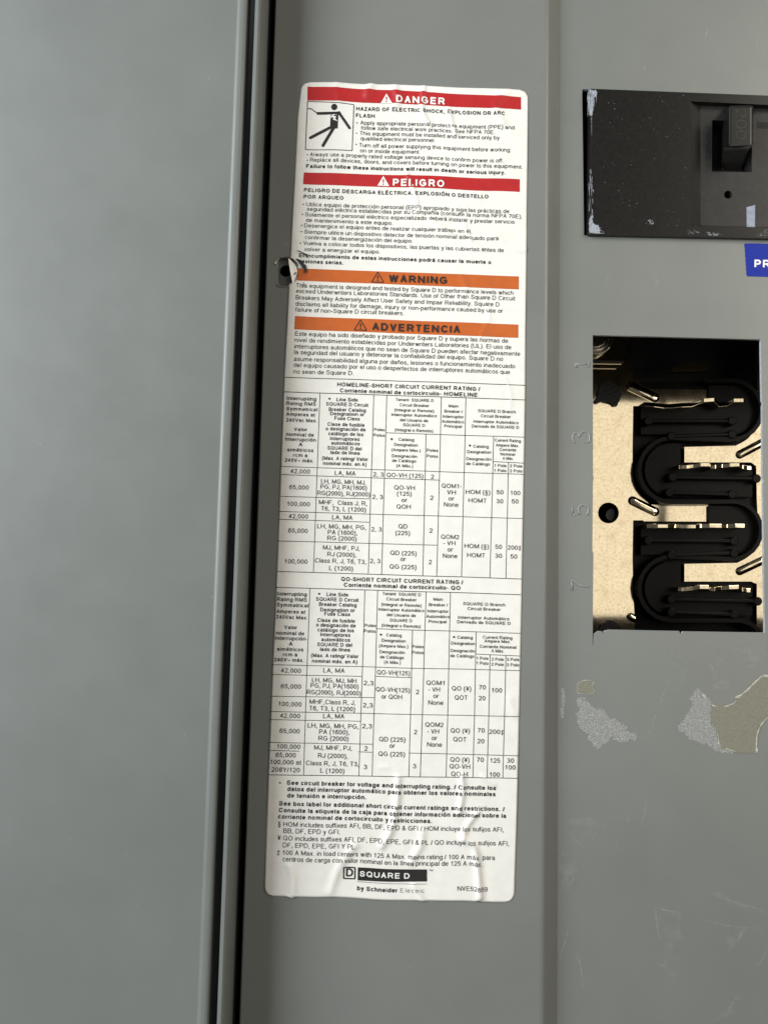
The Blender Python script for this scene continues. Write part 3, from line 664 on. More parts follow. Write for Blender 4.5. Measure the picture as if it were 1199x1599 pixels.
crescent(mb, [(459, 429), (462, 426), (463, 425)], 1.2, YS - 1.2)
mb.build('tear_mark', plain('tear_dark', (0.016, 0.014, 0.012), 0.6, vary=0.6, scale=2500), lab)  # near-black slivers along the tear

# printed areas: grids that follow the sheet
def area_print(name, quad, mat, parent, off=0.00006, nu=150, nv=14):
    q = [uv(*p) for p in quad]; mb = MB(); vs = []
    for j in range(nv + 1):
        for i in range(nu + 1):
            s_, t = i / nu, j / nv
            a = (q[0][0] + (q[1][0] - q[0][0]) * s_, q[0][1] + (q[1][1] - q[0][1]) * s_); b = (q[3][0] + (q[2][0] - q[3][0]) * s_, q[3][1] + (q[2][1] - q[3][1]) * s_)
            vs.append(sheet(a[0] + (b[0] - a[0]) * t, a[1] + (b[1] - a[1]) * t, off))
    mb.add(vs, [(j * (nu + 1) + i, (j + 1) * (nu + 1) + i, (j + 1) * (nu + 1) + i + 1, j * (nu + 1) + i + 1) for j in range(nv) for i in range(nu)])
    return mb.build(name, mat, parent, True)
def poly_print(mb, pts, off, sub=1):
    "flat convex-ish printed polygon (photo pixels)"
    q = []
    for i, a in enumerate(pts):
        b = pts[(i + 1) % len(pts)]
        for k in range(sub): q.append((a[0] + (b[0] - a[0]) * k / sub, a[1] + (b[1] - a[1]) * k / sub))
    w_ = [sheet(*uv(*p), off) for p in q]
    tris = tessellate_polygon([[Vector((p[0], -p[1], 0)) for p in q]])
    fs = []
    for a, b, c in tris:
        fs.append((c, b, a) if (w_[b] - w_[a]).cross(w_[c] - w_[a]).y > 0 else (a, b, c))
    mb.add(w_, fs)
def stroke_print(mb, a, b, wd, off, n=None):
    n = n or max(1, int(math.hypot(b[0] - a[0], b[1] - a[1]) / 5)); dx, dy = b[0] - a[0], b[1] - a[1]; l = math.hypot(dx, dy); nx, ny = -dy / l * wd / 2, dx / l * wd / 2
    vs = []
    for i in range(n + 1):
        x, y = a[0] + dx * i / n, a[1] + dy * i / n
        vs += [sheet(*uv(x + nx, y + ny), off), sheet(*uv(x - nx, y - ny), off)]
    mb.add(vs, [(2 * i, 2 * i + 2, 2 * i + 3, 2 * i + 1) for i in range(n)])
def pill(a, b, wd, n=6):
    t = math.atan2(b[1] - a[1], b[0] - a[0]); r_ = wd / 2
    return [(a[0] + r_ * math.cos(t + math.pi / 2 + math.pi * i / n), a[1] + r_ * math.sin(t + math.pi / 2 + math.pi * i / n)) for i in range(n + 1)] + [(b[0] + r_ * math.cos(t - math.pi / 2 + math.pi * i / n), b[1] + r_ * math.sin(t - math.pi / 2 + math.pi * i / n)) for i in range(n + 1)]
TXT = 0.00011
QUEUE = []
def lettering(name, lines, mat, parent, size, weight=0.09, off=TXT, spacing=1.0, place=None):
    "lines: (region, x left, y baseline at left, x right, words); size = em in photo pixels"
    QUEUE.append((name, lines, mat, parent, size, weight, off, spacing, place))
def bold(*a, **k): lettering(*a, weight=0.135, **k)
# a plain grotesque alphabet drawn as strokes: x runs 0..1 over the glyph's ink width, y in ems (cap height .716, x-height .52)
K, X = 0.716, 0.52
def E(cx_, cy_, rx, ry, a0, a1, n=9):
    return [(cx_ + rx * math.cos(math.radians(a0 + (a1 - a0) * i / n)), cy_ + ry * math.sin(math.radians(a0 + (a1 - a0) * i / n))) for i in range(n + 1)]
def S(pts): return curve_pts(pts, 3)
O_ = E(.5, .26, .5, .26, 0, 360, 16); BIGO = E(.5, K / 2, .5, K / 2, 0, 360, 20)
GLYPHS = {   # advance, strokes
 'a': (.556, [E(.46, .37, .43, .15, 165, 0, 7) + [(.89, .10), (1.0, 0)], [(.89, .31), (.6, .285)] + E(.40, .15, .40, .15, 95, 270, 7) + [(.68, .03), (.89, .15)]]),
 'b': (.556, [[(0, K), (0, 0)], O_]), 'c': (.50, [E(.52, .26, .52, .26, 42, 318, 11)]), 'd': (.556, [[(1, K), (1, 0)], O_]),
 'e': (.556, [[(.02, .27), (1, .27)], E(.5, .26, .5, .26, 2, 322, 13)]), 'f': (.278, [E(.95, .57, .55, .146, 80, 180, 5) + [(.40, 0)], [(0, .50), (.95, .50)]]),
 'g': (.556, [O_, [(1, .52), (1, -.04)] + E(.5, -.05, .5, .155, 0, -165, 7)]), 'h': (.556, [[(0, K), (0, 0)], E(.5, .31, .5, .21, 180, 0, 8) + [(1, 0)]]),
 'i': (.222, [[(.5, 0), (.5, .49)], [(.5, .68), (.5, .71)]]), 'j': (.222, [[(.6, X), (.6, -.12), (.35, -.19), (-.2, -.19)], [(.6, .68), (.6, .71)]]),
 'k': (.50, [[(0, K), (0, 0)], [(.92, X), (.03, .17)], [(.38, .31), (1, 0)]]), 'l': (.222, [[(.5, 0), (.5, K)]]),
 'm': (.833, [[(0, X), (0, 0)], E(.25, .33, .25, .19, 180, 0, 7) + [(.5, 0)], E(.75, .33, .25, .19, 180, 0, 7) + [(1, 0)]]),
 'n': (.556, [[(0, X), (0, 0)], E(.5, .31, .5, .21, 180, 0, 8) + [(1, 0)]]), 'o': (.556, [O_]), 'p': (.556, [[(0, X), (0, -.2)], O_]), 'q': (.556, [[(1, X), (1, -.2)], O_]),
 'r': (.333, [[(0, X), (0, 0)], E(.85, .28, .85, .23, 180, 75, 5)]),
 's': (.50, [S([(.94, .39), (.78, .49), (.5, .52), (.16, .48), (.04, .385), (.2, .305), (.5, .265), (.82, .22), (.97, .135), (.82, .03), (.5, 0), (.18, .03), (.02, .14)])]),
 't': (.278, [[(.42, .67), (.42, .10), (.6, .005), (1, .005)], [(0, .50), (.95, .50)]]), 'u': (.556, [[(0, X)] + E(.5, .21, .5, .21, 180, 360, 8) , [(1, X), (1, 0)]]),
 'v': (.50, [[(0, X), (.5, 0), (1, X)]]), 'w': (.722, [[(0, X), (.25, 0), (.5, X), (.75, 0), (1, X)]]), 'x': (.50, [[(0, X), (1, 0)], [(0, 0), (1, X)]]),
 'y': (.50, [[(0, X), (.5, .02)], [(1, X), (.48, -.10), (.3, -.19), (.05, -.19)]]), 'z': (.50, [[(.03, X), (.97, X), (.03, 0), (1, 0)]]),
 'A': (.667, [[(0, 0), (.5, K), (1, 0)], [(.18, .25), (.82, .25)]]), 'B': (.667, [[(.02, 0), (.02, K), (.6, K)] + E(.6, .545, .33, .171, 90, -90, 7) + [(.02, .374)], [(.5, .374), (.62, .374)] + E(.62, .187, .38, .187, 90, -90, 7) + [(.02, 0)]]),
 'C': (.722, [E(.52, K / 2, .52, K / 2, 38, 322, 13)]), 'D': (.722, [[(.02, 0), (.02, K), (.45, K)] + E(.45, K / 2, .55, K / 2, 90, -90, 11) + [(.02, 0)]]),
 'E': (.667, [[(1, K), (.04, K), (.04, 0), (1, 0)], [(.04, .375), (.92, .375)]]), 'F': (.611, [[(1, K), (.04, K), (.04, 0)], [(.04, .365), (.85, .365)]]),
 'G': (.778, [E(.5, K / 2, .5, K / 2, 42, 335, 13) + [(.96, .11), (.96, .34), (.55, .34)]]), 'H': (.722, [[(0, 0), (0, K)], [(1, 0), (1, K)], [(0, .375), (1, .375)]]), 'I': (.278, [[(.5, 0), (.5, K)]]),
 'J': (.50, [[(1, K), (1, .2)] + E(.5, .2, .5, .2, 0, -180, 8)]), 'K': (.667, [[(.02, 0), (.02, K)], [(.95, K), (.04, .24)], [(.36, .42), (1, 0)]]), 'L': (.556, [[(.03, K), (.03, 0), (1, 0)]]),
 'M': (.833, [[(0, 0), (0, K), (.5, .04), (1, K), (1, 0)]]), 'N': (.722, [[(0, 0), (0, K), (1, 0), (1, K)]]), 'O': (.778, [BIGO]), 'P': (.667, [[(.02, 0), (.02, K), (.6, K)] + E(.6, .515, .40, .201, 90, -90, 8) + [(.02, .314)]]),
 'Q': (.778, [BIGO, [(.62, .18), (1.0, -.03)]]), 'R': (.722, [[(.02, 0), (.02, K), (.6, K)] + E(.6, .525, .36, .191, 90, -90, 8) + [(.02, .334)], [(.52, .334), (.72, .25), (1, 0)]]),
 'S': (.667, [S([(.95, .51), (.82, .66), (.5, K), (.16, .66), (.05, .53), (.16, .43), (.5, .365), (.85, .29), (.98, .18), (.84, .045), (.5, 0), (.14, .05), (.01, .21)])]), 'T': (.611, [[(0, K), (1, K)], [(.5, K), (.5, 0)]]),
 'U': (.722, [[(0, K)] + E(.5, .25, .5, .25, 180, 360, 9) + [(1, K)]]), 'V': (.667, [[(0, K), (.5, 0), (1, K)]]), 'W': (.944, [[(0, K), (.25, 0), (.5, K), (.75, 0), (1, K)]]), 'X': (.667, [[(0, K), (1, 0)], [(0, 0), (1, K)]]),
 'Y': (.667, [[(0, K), (.5, .31), (1, K)], [(.5, .31), (.5, 0)]]), 'Z': (.611, [[(.04, K), (.96, K), (.02, 0), (1, 0)]]),
 '0': (.556, [E(.5, .35, .5, .35, 0, 360, 18)]), '1': (.556, [[(.62, 0), (.62, .70), (.50, .60), (.22, .50)]]), '2': (.556, [E(.5, .50, .46, .20, 170, -25, 9) + [(.55, .22), (.02, 0), (1, 0)]]),
 '3': (.556, [E(.46, .525, .42, .175, 165, -80, 8) + [(.40, .36)], [(.40, .36), (.55, .36)] + E(.5, .185, .5, .185, 75, -165, 9)]), '4': (.556, [[(.74, 0), (.74, .69), (0, .17), (1, .17)]]),
 '5': (.556, [[(.92, .69), (.18, .69), (.08, .34)] + E(.5, .23, .5, .23, 140, -160, 10)]), '6': (.556, [E(.5, .22, .5, .22, 0, 360, 14), [(.92, .55)] + E(.55, .50, .40, .20, 40, 95, 3) + S([(.5, .70), (.16, .58), (.01, .36), (0, .22)])]),
 '7': (.556, [[(0, .69), (1, .69)], S([(1, .69), (.68, .45), (.45, .2), (.36, 0)])]), '8': (.556, [E(.5, .53, .42, .17, 0, 360, 14), E(.5, .18, .5, .18, 0, 360, 14)]),
 '9': (.556, [E(.5, .48, .5, .22, 0, 360, 14), S([(1, .48), (.98, .30), (.82, .10), (.5, 0)]) + E(.45, .17, .40, .17, 265, 215, 3)]),
 '.': (.278, [[(.5, 0), (.5, .05)]]), ',': (.278, [[(.5, .06), (.5, 0), (.35, -.12)]]), ':': (.278, [[(.5, 0), (.5, .06)], [(.5, .44), (.5, X)]]), '/': (.278, [[(0, -.01), (1, K)]]), '-': (.333, [[(0, .26), (1, .26)]]),
 '(': (.333, [S([(.95, K), (.35, .52), (.15, .26), (.35, 0), (.95, -.20)])]), ')': (.333, [S([(.05, K), (.65, .52), (.85, .26), (.65, 0), (.05, -.20)])]), '~': (.584, [S([(0, .22), (.22, .31), (.5, .26), (.78, .21), (1, .30)])]),
 '&': (.667, [S([(1, 0), (.62, .25), (.28, .52), (.30, .66), (.46, .70), (.62, .62), (.55, .48), (.15, .30), (.02, .16), (.12, .03), (.38, 0), (.66, .08), (.86, .32)])]),
 '\u00a7': (.556, [S([(.85, .58), (.7, .68), (.45, .70), (.2, .60), (.35, .48), (.75, .36), (.9, .25), (.7, .16)]), S([(.12, -.05), (.3, -.18), (.55, -.19), (.78, -.08), (.6, .06), (.2, .18), (.08, .30), (.3, .40)])]),
 '\u00a5': (.556, [[(0, K), (.5, .33), (1, K)], [(.5, .33), (.5, 0)], [(.05, .32), (.95, .32)], [(.05, .18), (.95, .18)]]), '\u2021': (.556, [[(.5, K), (.5, -.18)], [(.1, .50), (.9, .50)], [(.1, .06), (.9, .06)]]),
}
for base, marks in (('a', '\u00e1'), ('e', '\u00e9'), ('o', '\u00f3'), ('u', '\u00fa'), ('E', '\u00c9'), ('O', '\u00d3')):
    top = .80 if base in 'EO' else .60; adv, st = GLYPHS[base]; GLYPHS[marks] = (adv, st + [[(.45, top), (.68, top + .13)]])
GLYPHS['\u00ed'] = (.278, [[(.4, 0), (.4, X)], [(.3, .60), (.85, .73)]]); GLYPHS['\u00f1'] = (.556, GLYPHS['n'][1] + [S([(.2, .62), (.36, .69), (.6, .64), (.82, .71)])])
def ribbon(pts, wd):
    "stroke of constant width; sharp corners are cut and overlapped"
    parts, cur = [], [pts[0]]
    for i in range(1, len(pts) - 1):
        a, b, c = pts[i - 1], pts[i], pts[i + 1]; u = (b[0] - a[0], b[1] - a[1]); v = (c[0] - b[0], c[1] - b[1])
        cs = (u[0] * v[0] + u[1] * v[1]) / ((math.hypot(*u) * math.hypot(*v)) or 1); cur.append(b)
        if cs < 0.55: parts.append(cur); cur = [b]
    cur.append(pts[-1]); parts.append(cur); out = []
    for pi, p in enumerate(parts):
        p = [q for i, q in enumerate(p) if i == 0 or math.hypot(q[0] - p[i - 1][0], q[1] - p[i - 1][1]) > 1e-5]
        if len(p) < 2: continue
        def ext(a, b, d): l = math.hypot(b[0] - a[0], b[1] - a[1]) or 1; return (b[0] + (b[0] - a[0]) / l * d, b[1] + (b[1] - a[1]) / l * d)
        closed = math.hypot(p[0][0] - p[-1][0], p[0][1] - p[-1][1]) < 1e-4 and len(p) > 4
        if not closed:
            s0 = 0.42 * wd; p = [ext(p[1], p[0], s0 if pi else wd * .25)] + p[1:-1] + [ext(p[-2], p[-1], s0 if pi < len(parts) - 1 else wd * .25)]
        fine = [p[0]]
        for q in p[1:]:
            m = max(1, int(math.hypot(q[0] - fine[-1][0], q[1] - fine[-1][1]) / 0.22)); o_ = fine[-1]
            fine += [(o_[0] + (q[0] - o_[0]) * j / m, o_[1] + (q[1] - o_[1]) * j / m) for j in range(1, m + 1)]
        p = fine
        n = len(p); vs = []
        for i, q in enumerate(p):
            a = p[i - 1] if i else (p[-2] if closed else p[0]); c = p[i + 1] if i < n - 1 else (p[1] if closed else p[-1])
            dx, dy = c[0] - a[0], c[1] - a[1]; l = math.hypot(dx, dy) or 1; vs += [(q[0] - dy / l * wd / 2, q[1] + dx / l * wd / 2), (q[0] + dy / l * wd / 2, q[1] - dx / l * wd / 2)]
        out.append((vs, [(2 * i, 2 * i + 1, 2 * i + 3, 2 * i + 2) for i in range(n - 1)]))
    return out
SHAPES = {}
def glyph(ch, wd):
    if (ch, wd) not in SHAPES:
        adv, strokes = GLYPHS[ch]; ink = adv * (1.0 if ch in 'tf/' else .82 if adv > .3 else .62); lsb = (adv - ink) / 2; vs, fs, lv = [], [], []
        def put(p): return (lsb + wd / 2 + p[0] * (ink - wd) + (0 if ink > wd else 0), p[1] + wd / 2 - wd * max(0, min(p[1], K)) / K)
        for k, st in enumerate(strokes):
            for rv, rf in ribbon([put(p) for p in st], wd):
                n = len(vs); vs += rv; fs += [tuple(i + n for i in f) for f in rf]; lv += [len(lv) and lv[-1] + 1 or 1] * len(rv)
        SHAPES[ch, wd] = (vs, fs, lv)
    return SHAPES[ch, wd]
def flush():
    for name, lines, mat, parent, size, weight, off, spacing, place in QUEUE:
        mb = MB()
        for ln in lines:
            x = 0.0; co, fs, lv = [], [], []
            for ch in ln[4]:
                if ch == ' ': x += .278 * spacing; continue
                vs, fc, l_ = glyph(ch, weight); n = len(co); co += [(vx + x, vy) for vx, vy in vs]; fs += [tuple(i + n for i in f) for f in fc]; lv += l_
                x += (GLYPHS[ch][0] + max(0, weight - .09) * 0.5) * spacing
            x0, x1 = min(p[0] for p in co), max(p[0] for p in co)
            if place: pts = [place(ln, (p[0] - x0) / (x1 - x0), p[1] * size) + Vector((0, -2e-6 * k, 0)) for p, k in zip(co, lv)]
            else:
                ul, vb = zuv(ln[0], ln[1], ln[2]); ur = zuv(ln[0], ln[3], ln[2] + 0.036 * (ln[3] - ln[1]))[0]; sz = size * PXM
                pts = [sheet(ul + (ur - ul) * (p[0] - x0) / (x1 - x0), vb - p[1] * sz, off + 2e-6 * k) for p, k in zip(co, lv)]
            mb.add(pts, fs)
        mb.build(name, mat, parent)
def dots(name, pts, r_, mat, parent):
    for reg, x, y in pts:
        mb = MB(); cx_, cy_ = ZR(reg, x, y); poly_print(mb, [(cx_ + r_ * math.cos(a), cy_ + r_ * math.sin(a)) for a in (2 * math.pi * i / 10 for i in range(10))], TXT)
        mb.build(name, mat, parent)
def tri_sign(parent, reg, xa, xb, yt, yb_, outline, ink, inner):
    "warning triangle; outline None = solid"
    mb = MB(); A, B, T_ = ZR(reg, xa, yb_), ZR(reg, xb, yb_ + 2), ZR(reg, (xa + xb) / 2, yt)
    if outline is None: poly_print(mb, [A, B, T_], 0.00012, 6)
    else:
        for p, q in ((A, B), (B, T_), (T_, A)): stroke_print(mb, p, q, outline, 0.00012)
    s = mb.build('warning_triangle', ink, parent)
    mb = MB(); mx_, my = (xa + xb) / 2, (yt + yb_) / 2; hgt = yb_ - yt
    poly_print(mb, [ZR(reg, mx_ - 3.4, yt + hgt * .36), ZR(reg, mx_ + 3.4, yt + hgt * .36), ZR(reg, mx_ + 1.6, yt + hgt * .72), ZR(reg, mx_ - 1.6, yt + hgt * .72)], 0.00017)
    cx_, cy_ = ZR(reg, mx_, yt + hgt * .85); poly_print(mb, [(cx_ + 1.15 * math.cos(a), cy_ + 1.15 * math.sin(a)) for a in (2 * math.pi * i / 10 for i in range(10))], 0.00017)
    mb.build('exclamation_mark', inner, s)
def banner(reg, quad, mat, words, xl, yb_, xr, size, ink, tri, outline, inner, label):
    b = area_print('banner', [ZR(reg, *p) for p in quad], mat, lab); b['label'] = label
    lettering('banner_word', [(reg, xl, yb_, xr, words)], ink, b, size, 0.155, 0.00021)
    tri_sign(b, reg, *tri, outline, ink, inner)
banner(1, ((172, 72), (1122, 122), (1122, 178), (172, 133)), RED, 'DANGER', 565, 149, 783, 17.0, WHITE, (497, 549, 106, 149), None, RED, 'red danger banner')
banner(1, ((155, 454), (1117, 487), (1117, 543), (152, 507)), RED, 'PELIGRO', 551, 517, 780, 17.0, WHITE, (483, 536, 471, 515), None, RED, 'red peligro banner')
banner(2, ((128, 112), (1112, 148), (1112, 206), (124, 166)), ORANGE, 'WARNING', 534, 174, 793, 17.5, INKB, (458, 512, 128, 173), 1.5, INKB, 'orange warning banner')
banner(2, ((116, 325), (1110, 363), (1110, 422), (113, 384)), ORANGE, 'ADVERTENCIA', 460, 389, 850, 17.5, INKB, (381, 436, 342, 387), 1.5, INKB, 'orange advertencia banner')
# shock pictogram
mb = MB(); fr = [ZR(1, *p) for p in ((173, 137), (378, 154), (371, 359), (163, 352))]
for i in range(4): stroke_print(mb, fr[i], fr[(i + 1) % 4], 1.0, TXT)
pic = mb.build('pictogram', INK, lab)
mb = MB(); Z = lambda x, y: ZR(1, x, y)
hc = Z(291, 167); poly_print(mb, [(hc[0] + 4.7 * math.cos(a), hc[1] + 4.9 * math.sin(a)) for a in (2 * math.pi * i / 18 for i in range(18))], TXT)
poly_print(mb, [Z(216, 186), Z(300, 188), Z(316, 186), Z(322, 196), Z(306, 205), Z(300, 200), Z(217, 198)], TXT)
for a, b, wd in ((Z(312, 193), Z(359, 259), 4.0), (Z(218, 192), Z(222, 192), 4.0), (Z(285, 252), Z(185, 299), 4.4), (Z(291, 255), Z(241, 336), 4.6)): poly_print(mb, pill(a, b, wd), TXT + 0.000002)
poly_print(mb, [Z(276, 203), Z(309, 203), Z(306, 262), Z(272, 262)], TXT + 0.000001)
for a, b in ((Z(172, 170), Z(189, 170)), (Z(189, 170), Z(204, 182)), (Z(204, 182), Z(216, 191))): stroke_print(mb, a, b, 1.2, TXT)
fig = mb.build('falling_figure', INK, pic)
mb = MB(); poly_print(mb, [Z(283, 203), Z(291, 196), Z(289, 207), Z(300, 210), Z(295, 219), Z(308, 231), Z(285, 223), Z(290, 214), Z(274, 213)], TXT + 0.00003); mb.build('shock_bolt', WHITE, fig)

R1B = [(1, 388, 180, 1049, 'HAZARD OF ELECTRIC SHOCK, EXPLOSION OR ARC'), (1, 387, 210, 470, 'FLASH')]
bold('danger_heading', R1B, INK, lab, 9.2)
lettering('danger_paragraph', [(1, 407, 242, 1092, 'Apply appropriate personal protective equipment (PPE) and'), (1, 410, 265, 1005, 'follow safe electrical work practices. See NFPA 70E.'), (1, 405, 289, 1026, 'This equipment must be installed and serviced only by'),
    (1, 408, 312, 738, 'qualified electrical personnel.'), (1, 402, 342, 1072, 'Turn off all power supplying this equipment before working'), (1, 406, 366, 672, 'on or inside equipment.'),
    (1, 183, 382, 1043, 'Always use a properly rated voltage sensing device to confirm power is off.'), (1, 183, 406, 1128, 'Replace all devices, doors, and covers before turning on power to this equipment.')], INK, lab, 9.4, 0.085)
bold('danger_closing_line', [(1, 166, 434, 1053, 'Failure to follow these instructions will result in death or serious injury.')], INK, lab, 9.2)
bold('peligro_heading', [(1, 156, 541, 977, 'PELIGRO DE DESCARGA ELÉCTRICA, EXPLOSIÓN O DESTELLO'), (1, 155, 571, 332, 'POR ARQUEO')], INK, lab, 9.0)
lettering('peligro_paragraph', [(1, 166, 605, 1070, 'Utilice equipo de protección personal (EPP) apropiado y siga las prácticas de'), (1, 170, 626, 1127, 'seguridad eléctrica establecidas por su Compañía (consulte la norma NFPA 70E).'), (1, 162, 651, 1093, 'Solamente el personal eléctrico especializado deberá instalar y prestar servicio'),
    (1, 165, 676, 551, 'de mantenimiento a este equipo.'), (1, 158, 700, 902, 'Desenergice el equipo antes de realizar cualquier trabajo en él.'), (1, 158, 728, 1021, 'Siempre utilice un dispositivo detector de tensión nominal adecuado para'), (1, 161, 753, 640, 'confirmar la desenergización del equipo.'),
    (1, 154, 779, 1045, 'Vuelva a colocar todos los dispositivos, las puertas y las cubiertas antes de'), (1, 158, 806, 494, 'volver a energizar el equipo.')], INK, lab, 9.4, 0.085)
dots('bullet_point', [(1, 392, 235), (1, 390, 281), (1, 389, 331), (1, 172, 375), (1, 171, 399), (1, 154, 597), (1, 150, 643), (1, 147, 692), (1, 146, 720), (1, 142, 771)], 1.0, INK, lab)
bold('peligro_closing_line', [(2, 134, 63, 988, 'El incumplimiento de estas instrucciones podrá causar la muerte o'), (2, 140, 89, 331, 'lesiones serias.')], INK, lab, 9.2)
lettering('warning_paragraph', [(2, 122, 197, 1087, 'This equipment is designed and tested by Square D to performance levels which'), (2, 121, 222, 1095, 'exceed Underwriters Laboratories Standards. Use of Other than Square D Circuit'), (2, 120, 251, 1024, 'Breakers May Adversely Affect User Safety and Impair Reliability. Square D'),
    (2, 119, 279, 1040, 'disclaims all liability for damage, injury or non-performance caused by use or'), (2, 118, 305, 600, 'failure of non-Square D circuit breakers.')], INK, lab, 9.9, 0.085)
lettering('advertencia_paragraph', [(2, 117, 412, 1064, 'Este equipo ha sido diseñado y probado por Square D y supera las normas de'), (2, 115, 440, 1078, 'nivel de rendimiento establecidas por Underwriters Laboratories (UL). El uso de'), (2, 114, 468, 1118, 'interruptores automáticos que no sean de Square D pueden afectar negativamente'),
    (2, 113, 494, 1041, 'la seguridad del usuario y deteriorar la confiabilidad del equipo. Square D no'), (2, 112, 524, 1095, 'asume responsabilidad alguna por daños, lesiones o funcionamiento inadecuado'), (2, 111, 551, 1072, 'del equipo causado por el uso o desperfectos de interruptores automáticos que'), (2, 110, 580, 376, 'no sean de Square D.')], INK, lab, 9.9, 0.085)

def rules(lines, parent, name='table_rules'):
    mb = MB()
    for (r0, x0, y0), (r1, x1, y1), wd in lines: stroke_print(mb, ZR(r0, x0, y0), ZR(r1, x1, y1), wd, 0.00006 + random.random() * 3e-6)
    return mb.build(name, INK, parent)
H = lambda r, x0, y0, x1, y1, w_=0.95: ((r, x0, y0), (r, x1, y1), w_)
V = lambda r0, x0, y0, r1, x1, y1, w_=0.9: ((r0, x0, y0), (r1, x1, y1), w_)
t1 = rules([H(3, 71, 26, 1142, 62, 1.1), H(3, 66, 91, 1140, 127, 1.1), H(3, 522, 274, 1137, 293), H(3, 996, 402, 1134, 409), H(3, 55, 424, 1134, 459),
            H(4, 56, 46, 757, 71), H(4, 50, 143, 450, 154), H(4, 46, 210, 1132, 242), H(4, 45, 245, 447, 258), H(4, 40, 341, 748, 361), H(4, 36, 477, 1126, 511, 1.1),
            V(3, 228, 97, 4, 198, 481), V(3, 467, 105, 4, 443, 489), V(3, 525, 107, 4, 502, 491), V(3, 699, 280, 4, 684, 496), V(3, 768, 115, 4, 746, 498), V(3, 877, 119, 4, 857, 501), V(3, 1000, 289, 4, 984, 505), V(3, 1066, 405, 4, 1055, 508)], lab, 'rating_table')
t2 = rules([H(5, 60, 77, 1150, 110, 1.1), H(5, 509, 262, 1149, 282), H(5, 949, 375, 1148, 383), H(6, 45, 22, 1146, 49),
            H(6, 41, 66, 440, 75), H(6, 502, 75, 660, 79), H(6, 36, 163, 498, 170), H(6, 34, 231, 1142, 254), H(6, 31, 267, 438, 275), H(6, 28, 369, 490, 377), H(6, 26, 404, 165, 408), H(6, 427, 411, 488, 413), H(6, 652, 416, 1140, 428), H(6, 27, 513, 1137, 528, 1.1),
            V(5, 211, 82, 6, 183, 516), V(5, 456, 89, 6, 429, 519), V(5, 513, 91, 6, 488, 520), V(5, 668, 267, 6, 652, 522), V(5, 728, 98, 6, 703, 523), V(5, 836, 101, 6, 818, 525), V(5, 951, 276, 6, 937, 526), V(5, 1013, 378, 6, 1000, 527), V(5, 1083, 380, 6, 1070, 528)], lab, 'rating_table')
bold('table_title', [(3, 304, 67, 940, 'HOMELINE-SHORT CIRCUIT CURRENT RATING /'), (3, 316, 94, 928, 'Corriente nominal de cortocircuito- HOMELINE')], INK, t1, 9.3)
bold('table_title', [(5, 350, 49, 892, 'QO-SHORT CIRCUIT CURRENT RATING /'), (5, 362, 75, 880, 'Corriente nominal de cortocircuito- QO')], INK, t2, 9.3)
c0 = ['Interrupting', 'Rating RMS', 'Symmetrical', 'Amperes at', '240Vac Max.', 'Valor', 'nominal de', 'Interrupción', 'A', 'simétricos', 'rcm a', '240V~ máx.']
c1 = ['Line Side', 'SQUARE D Circuit', 'Breaker Catalog', 'Designation or', 'Fuse Class', 'Clase de fusible', 'o designación de', 'catálogo de los', 'Interruptores', 'automáticos', 'SQUARE D del', 'lado de línea', '(Max. A rating/ Valor', 'nominal máx. en A)']
c2 = ['Tenant  SQUARE D', 'Circuit Breaker', '(Integral or Remote)', 'Interruptor Automático', 'del Usuario de', 'SQUARE D', '(Integral o Remoto)']
c3 = ['Main', 'Breaker /', 'Interruptor', 'Automático', 'Principal']
c4 = ['SQUARE D Branch', 'Circuit Breaker', 'Interruptor Automático', 'Derivado de SQUARE D']
c5 = ['Catalog', 'Designation', '(Ampere Max.)', 'Designación', 'de Catálogo', '(A Máx.)']
c6 = ['Catalog', 'Designation', 'Designación', 'de Catálogo']
def rows(reg, words, nums): return [(reg, a, b, c, w_) for w_, (a, b, c) in zip(words, nums)]
big1 = rows(3, c0, [(80, 127, 211), (79, 150, 209), (79, 174, 216), (78, 198, 205), (77, 224, 214), (112, 266, 170), (78, 288, 200), (74, 310, 209), (133, 334, 150), (82, 357, 198), (108, 381, 172), (71, 403, 199)]) + \
       rows(3, c1, [(301, 133, 395), (255, 153, 441), (267, 177, 431), (273, 196, 424), (292, 217, 404), (261, 243, 425), (253, 263, 430), (265, 285, 420), (272, 307, 403), (278, 327, 404), (261, 349, 412), (274, 369, 404), (237, 394, 440), (241, 417, 434)])
big2 = rows(5, c0, [(66, 113, 197), (65, 138, 197), (64, 163, 204), (63, 192, 190), (61, 217, 200), (97, 263, 154), (62, 288, 186), (57, 311, 193), (118, 337, 134), (66, 360, 182), (92, 384, 156), (53, 407, 184)]) + \
       rows(5, c1, [(285, 116, 381), (238, 137, 427), (251, 160, 418), (257, 184, 410), (275, 203, 389), (244, 231, 411), (239, 252, 414), (246, 274, 406), (258, 295, 390), (262, 317, 389), (244, 339, 398), (257, 361, 389), (217, 388, 426), (221, 413, 421)])
sm1 = [(3, 468, 266, 515, 'Poles'), (3, 466, 291, 515, 'Polos'), (3, 702, 358, 752, 'Poles'), (3, 702, 384, 751, 'Polos')] + rows(3, c2, [(565, 132, 733), (583, 156, 713), (559, 178, 735), (546, 199, 747), (583, 223, 708), (597, 245, 694), (560, 267, 730)]) + rows(3, c3, [(800, 161, 842), (781, 184, 862), (774, 207, 866), (770, 229, 868), (780, 250, 858)]) + \
      rows(3, c4, [(931, 182, 1098), (943, 205, 1076), (910, 229, 1110), (903, 250, 1112)]) + rows(3, c5, [(577, 310, 645), (557, 333, 662), (545, 356, 674), (547, 383, 658), (548, 404, 654), (567, 427, 640)]) + rows(3, c6, [(909, 340, 977), (882, 364, 988), (878, 395, 989), (877, 417, 983)])
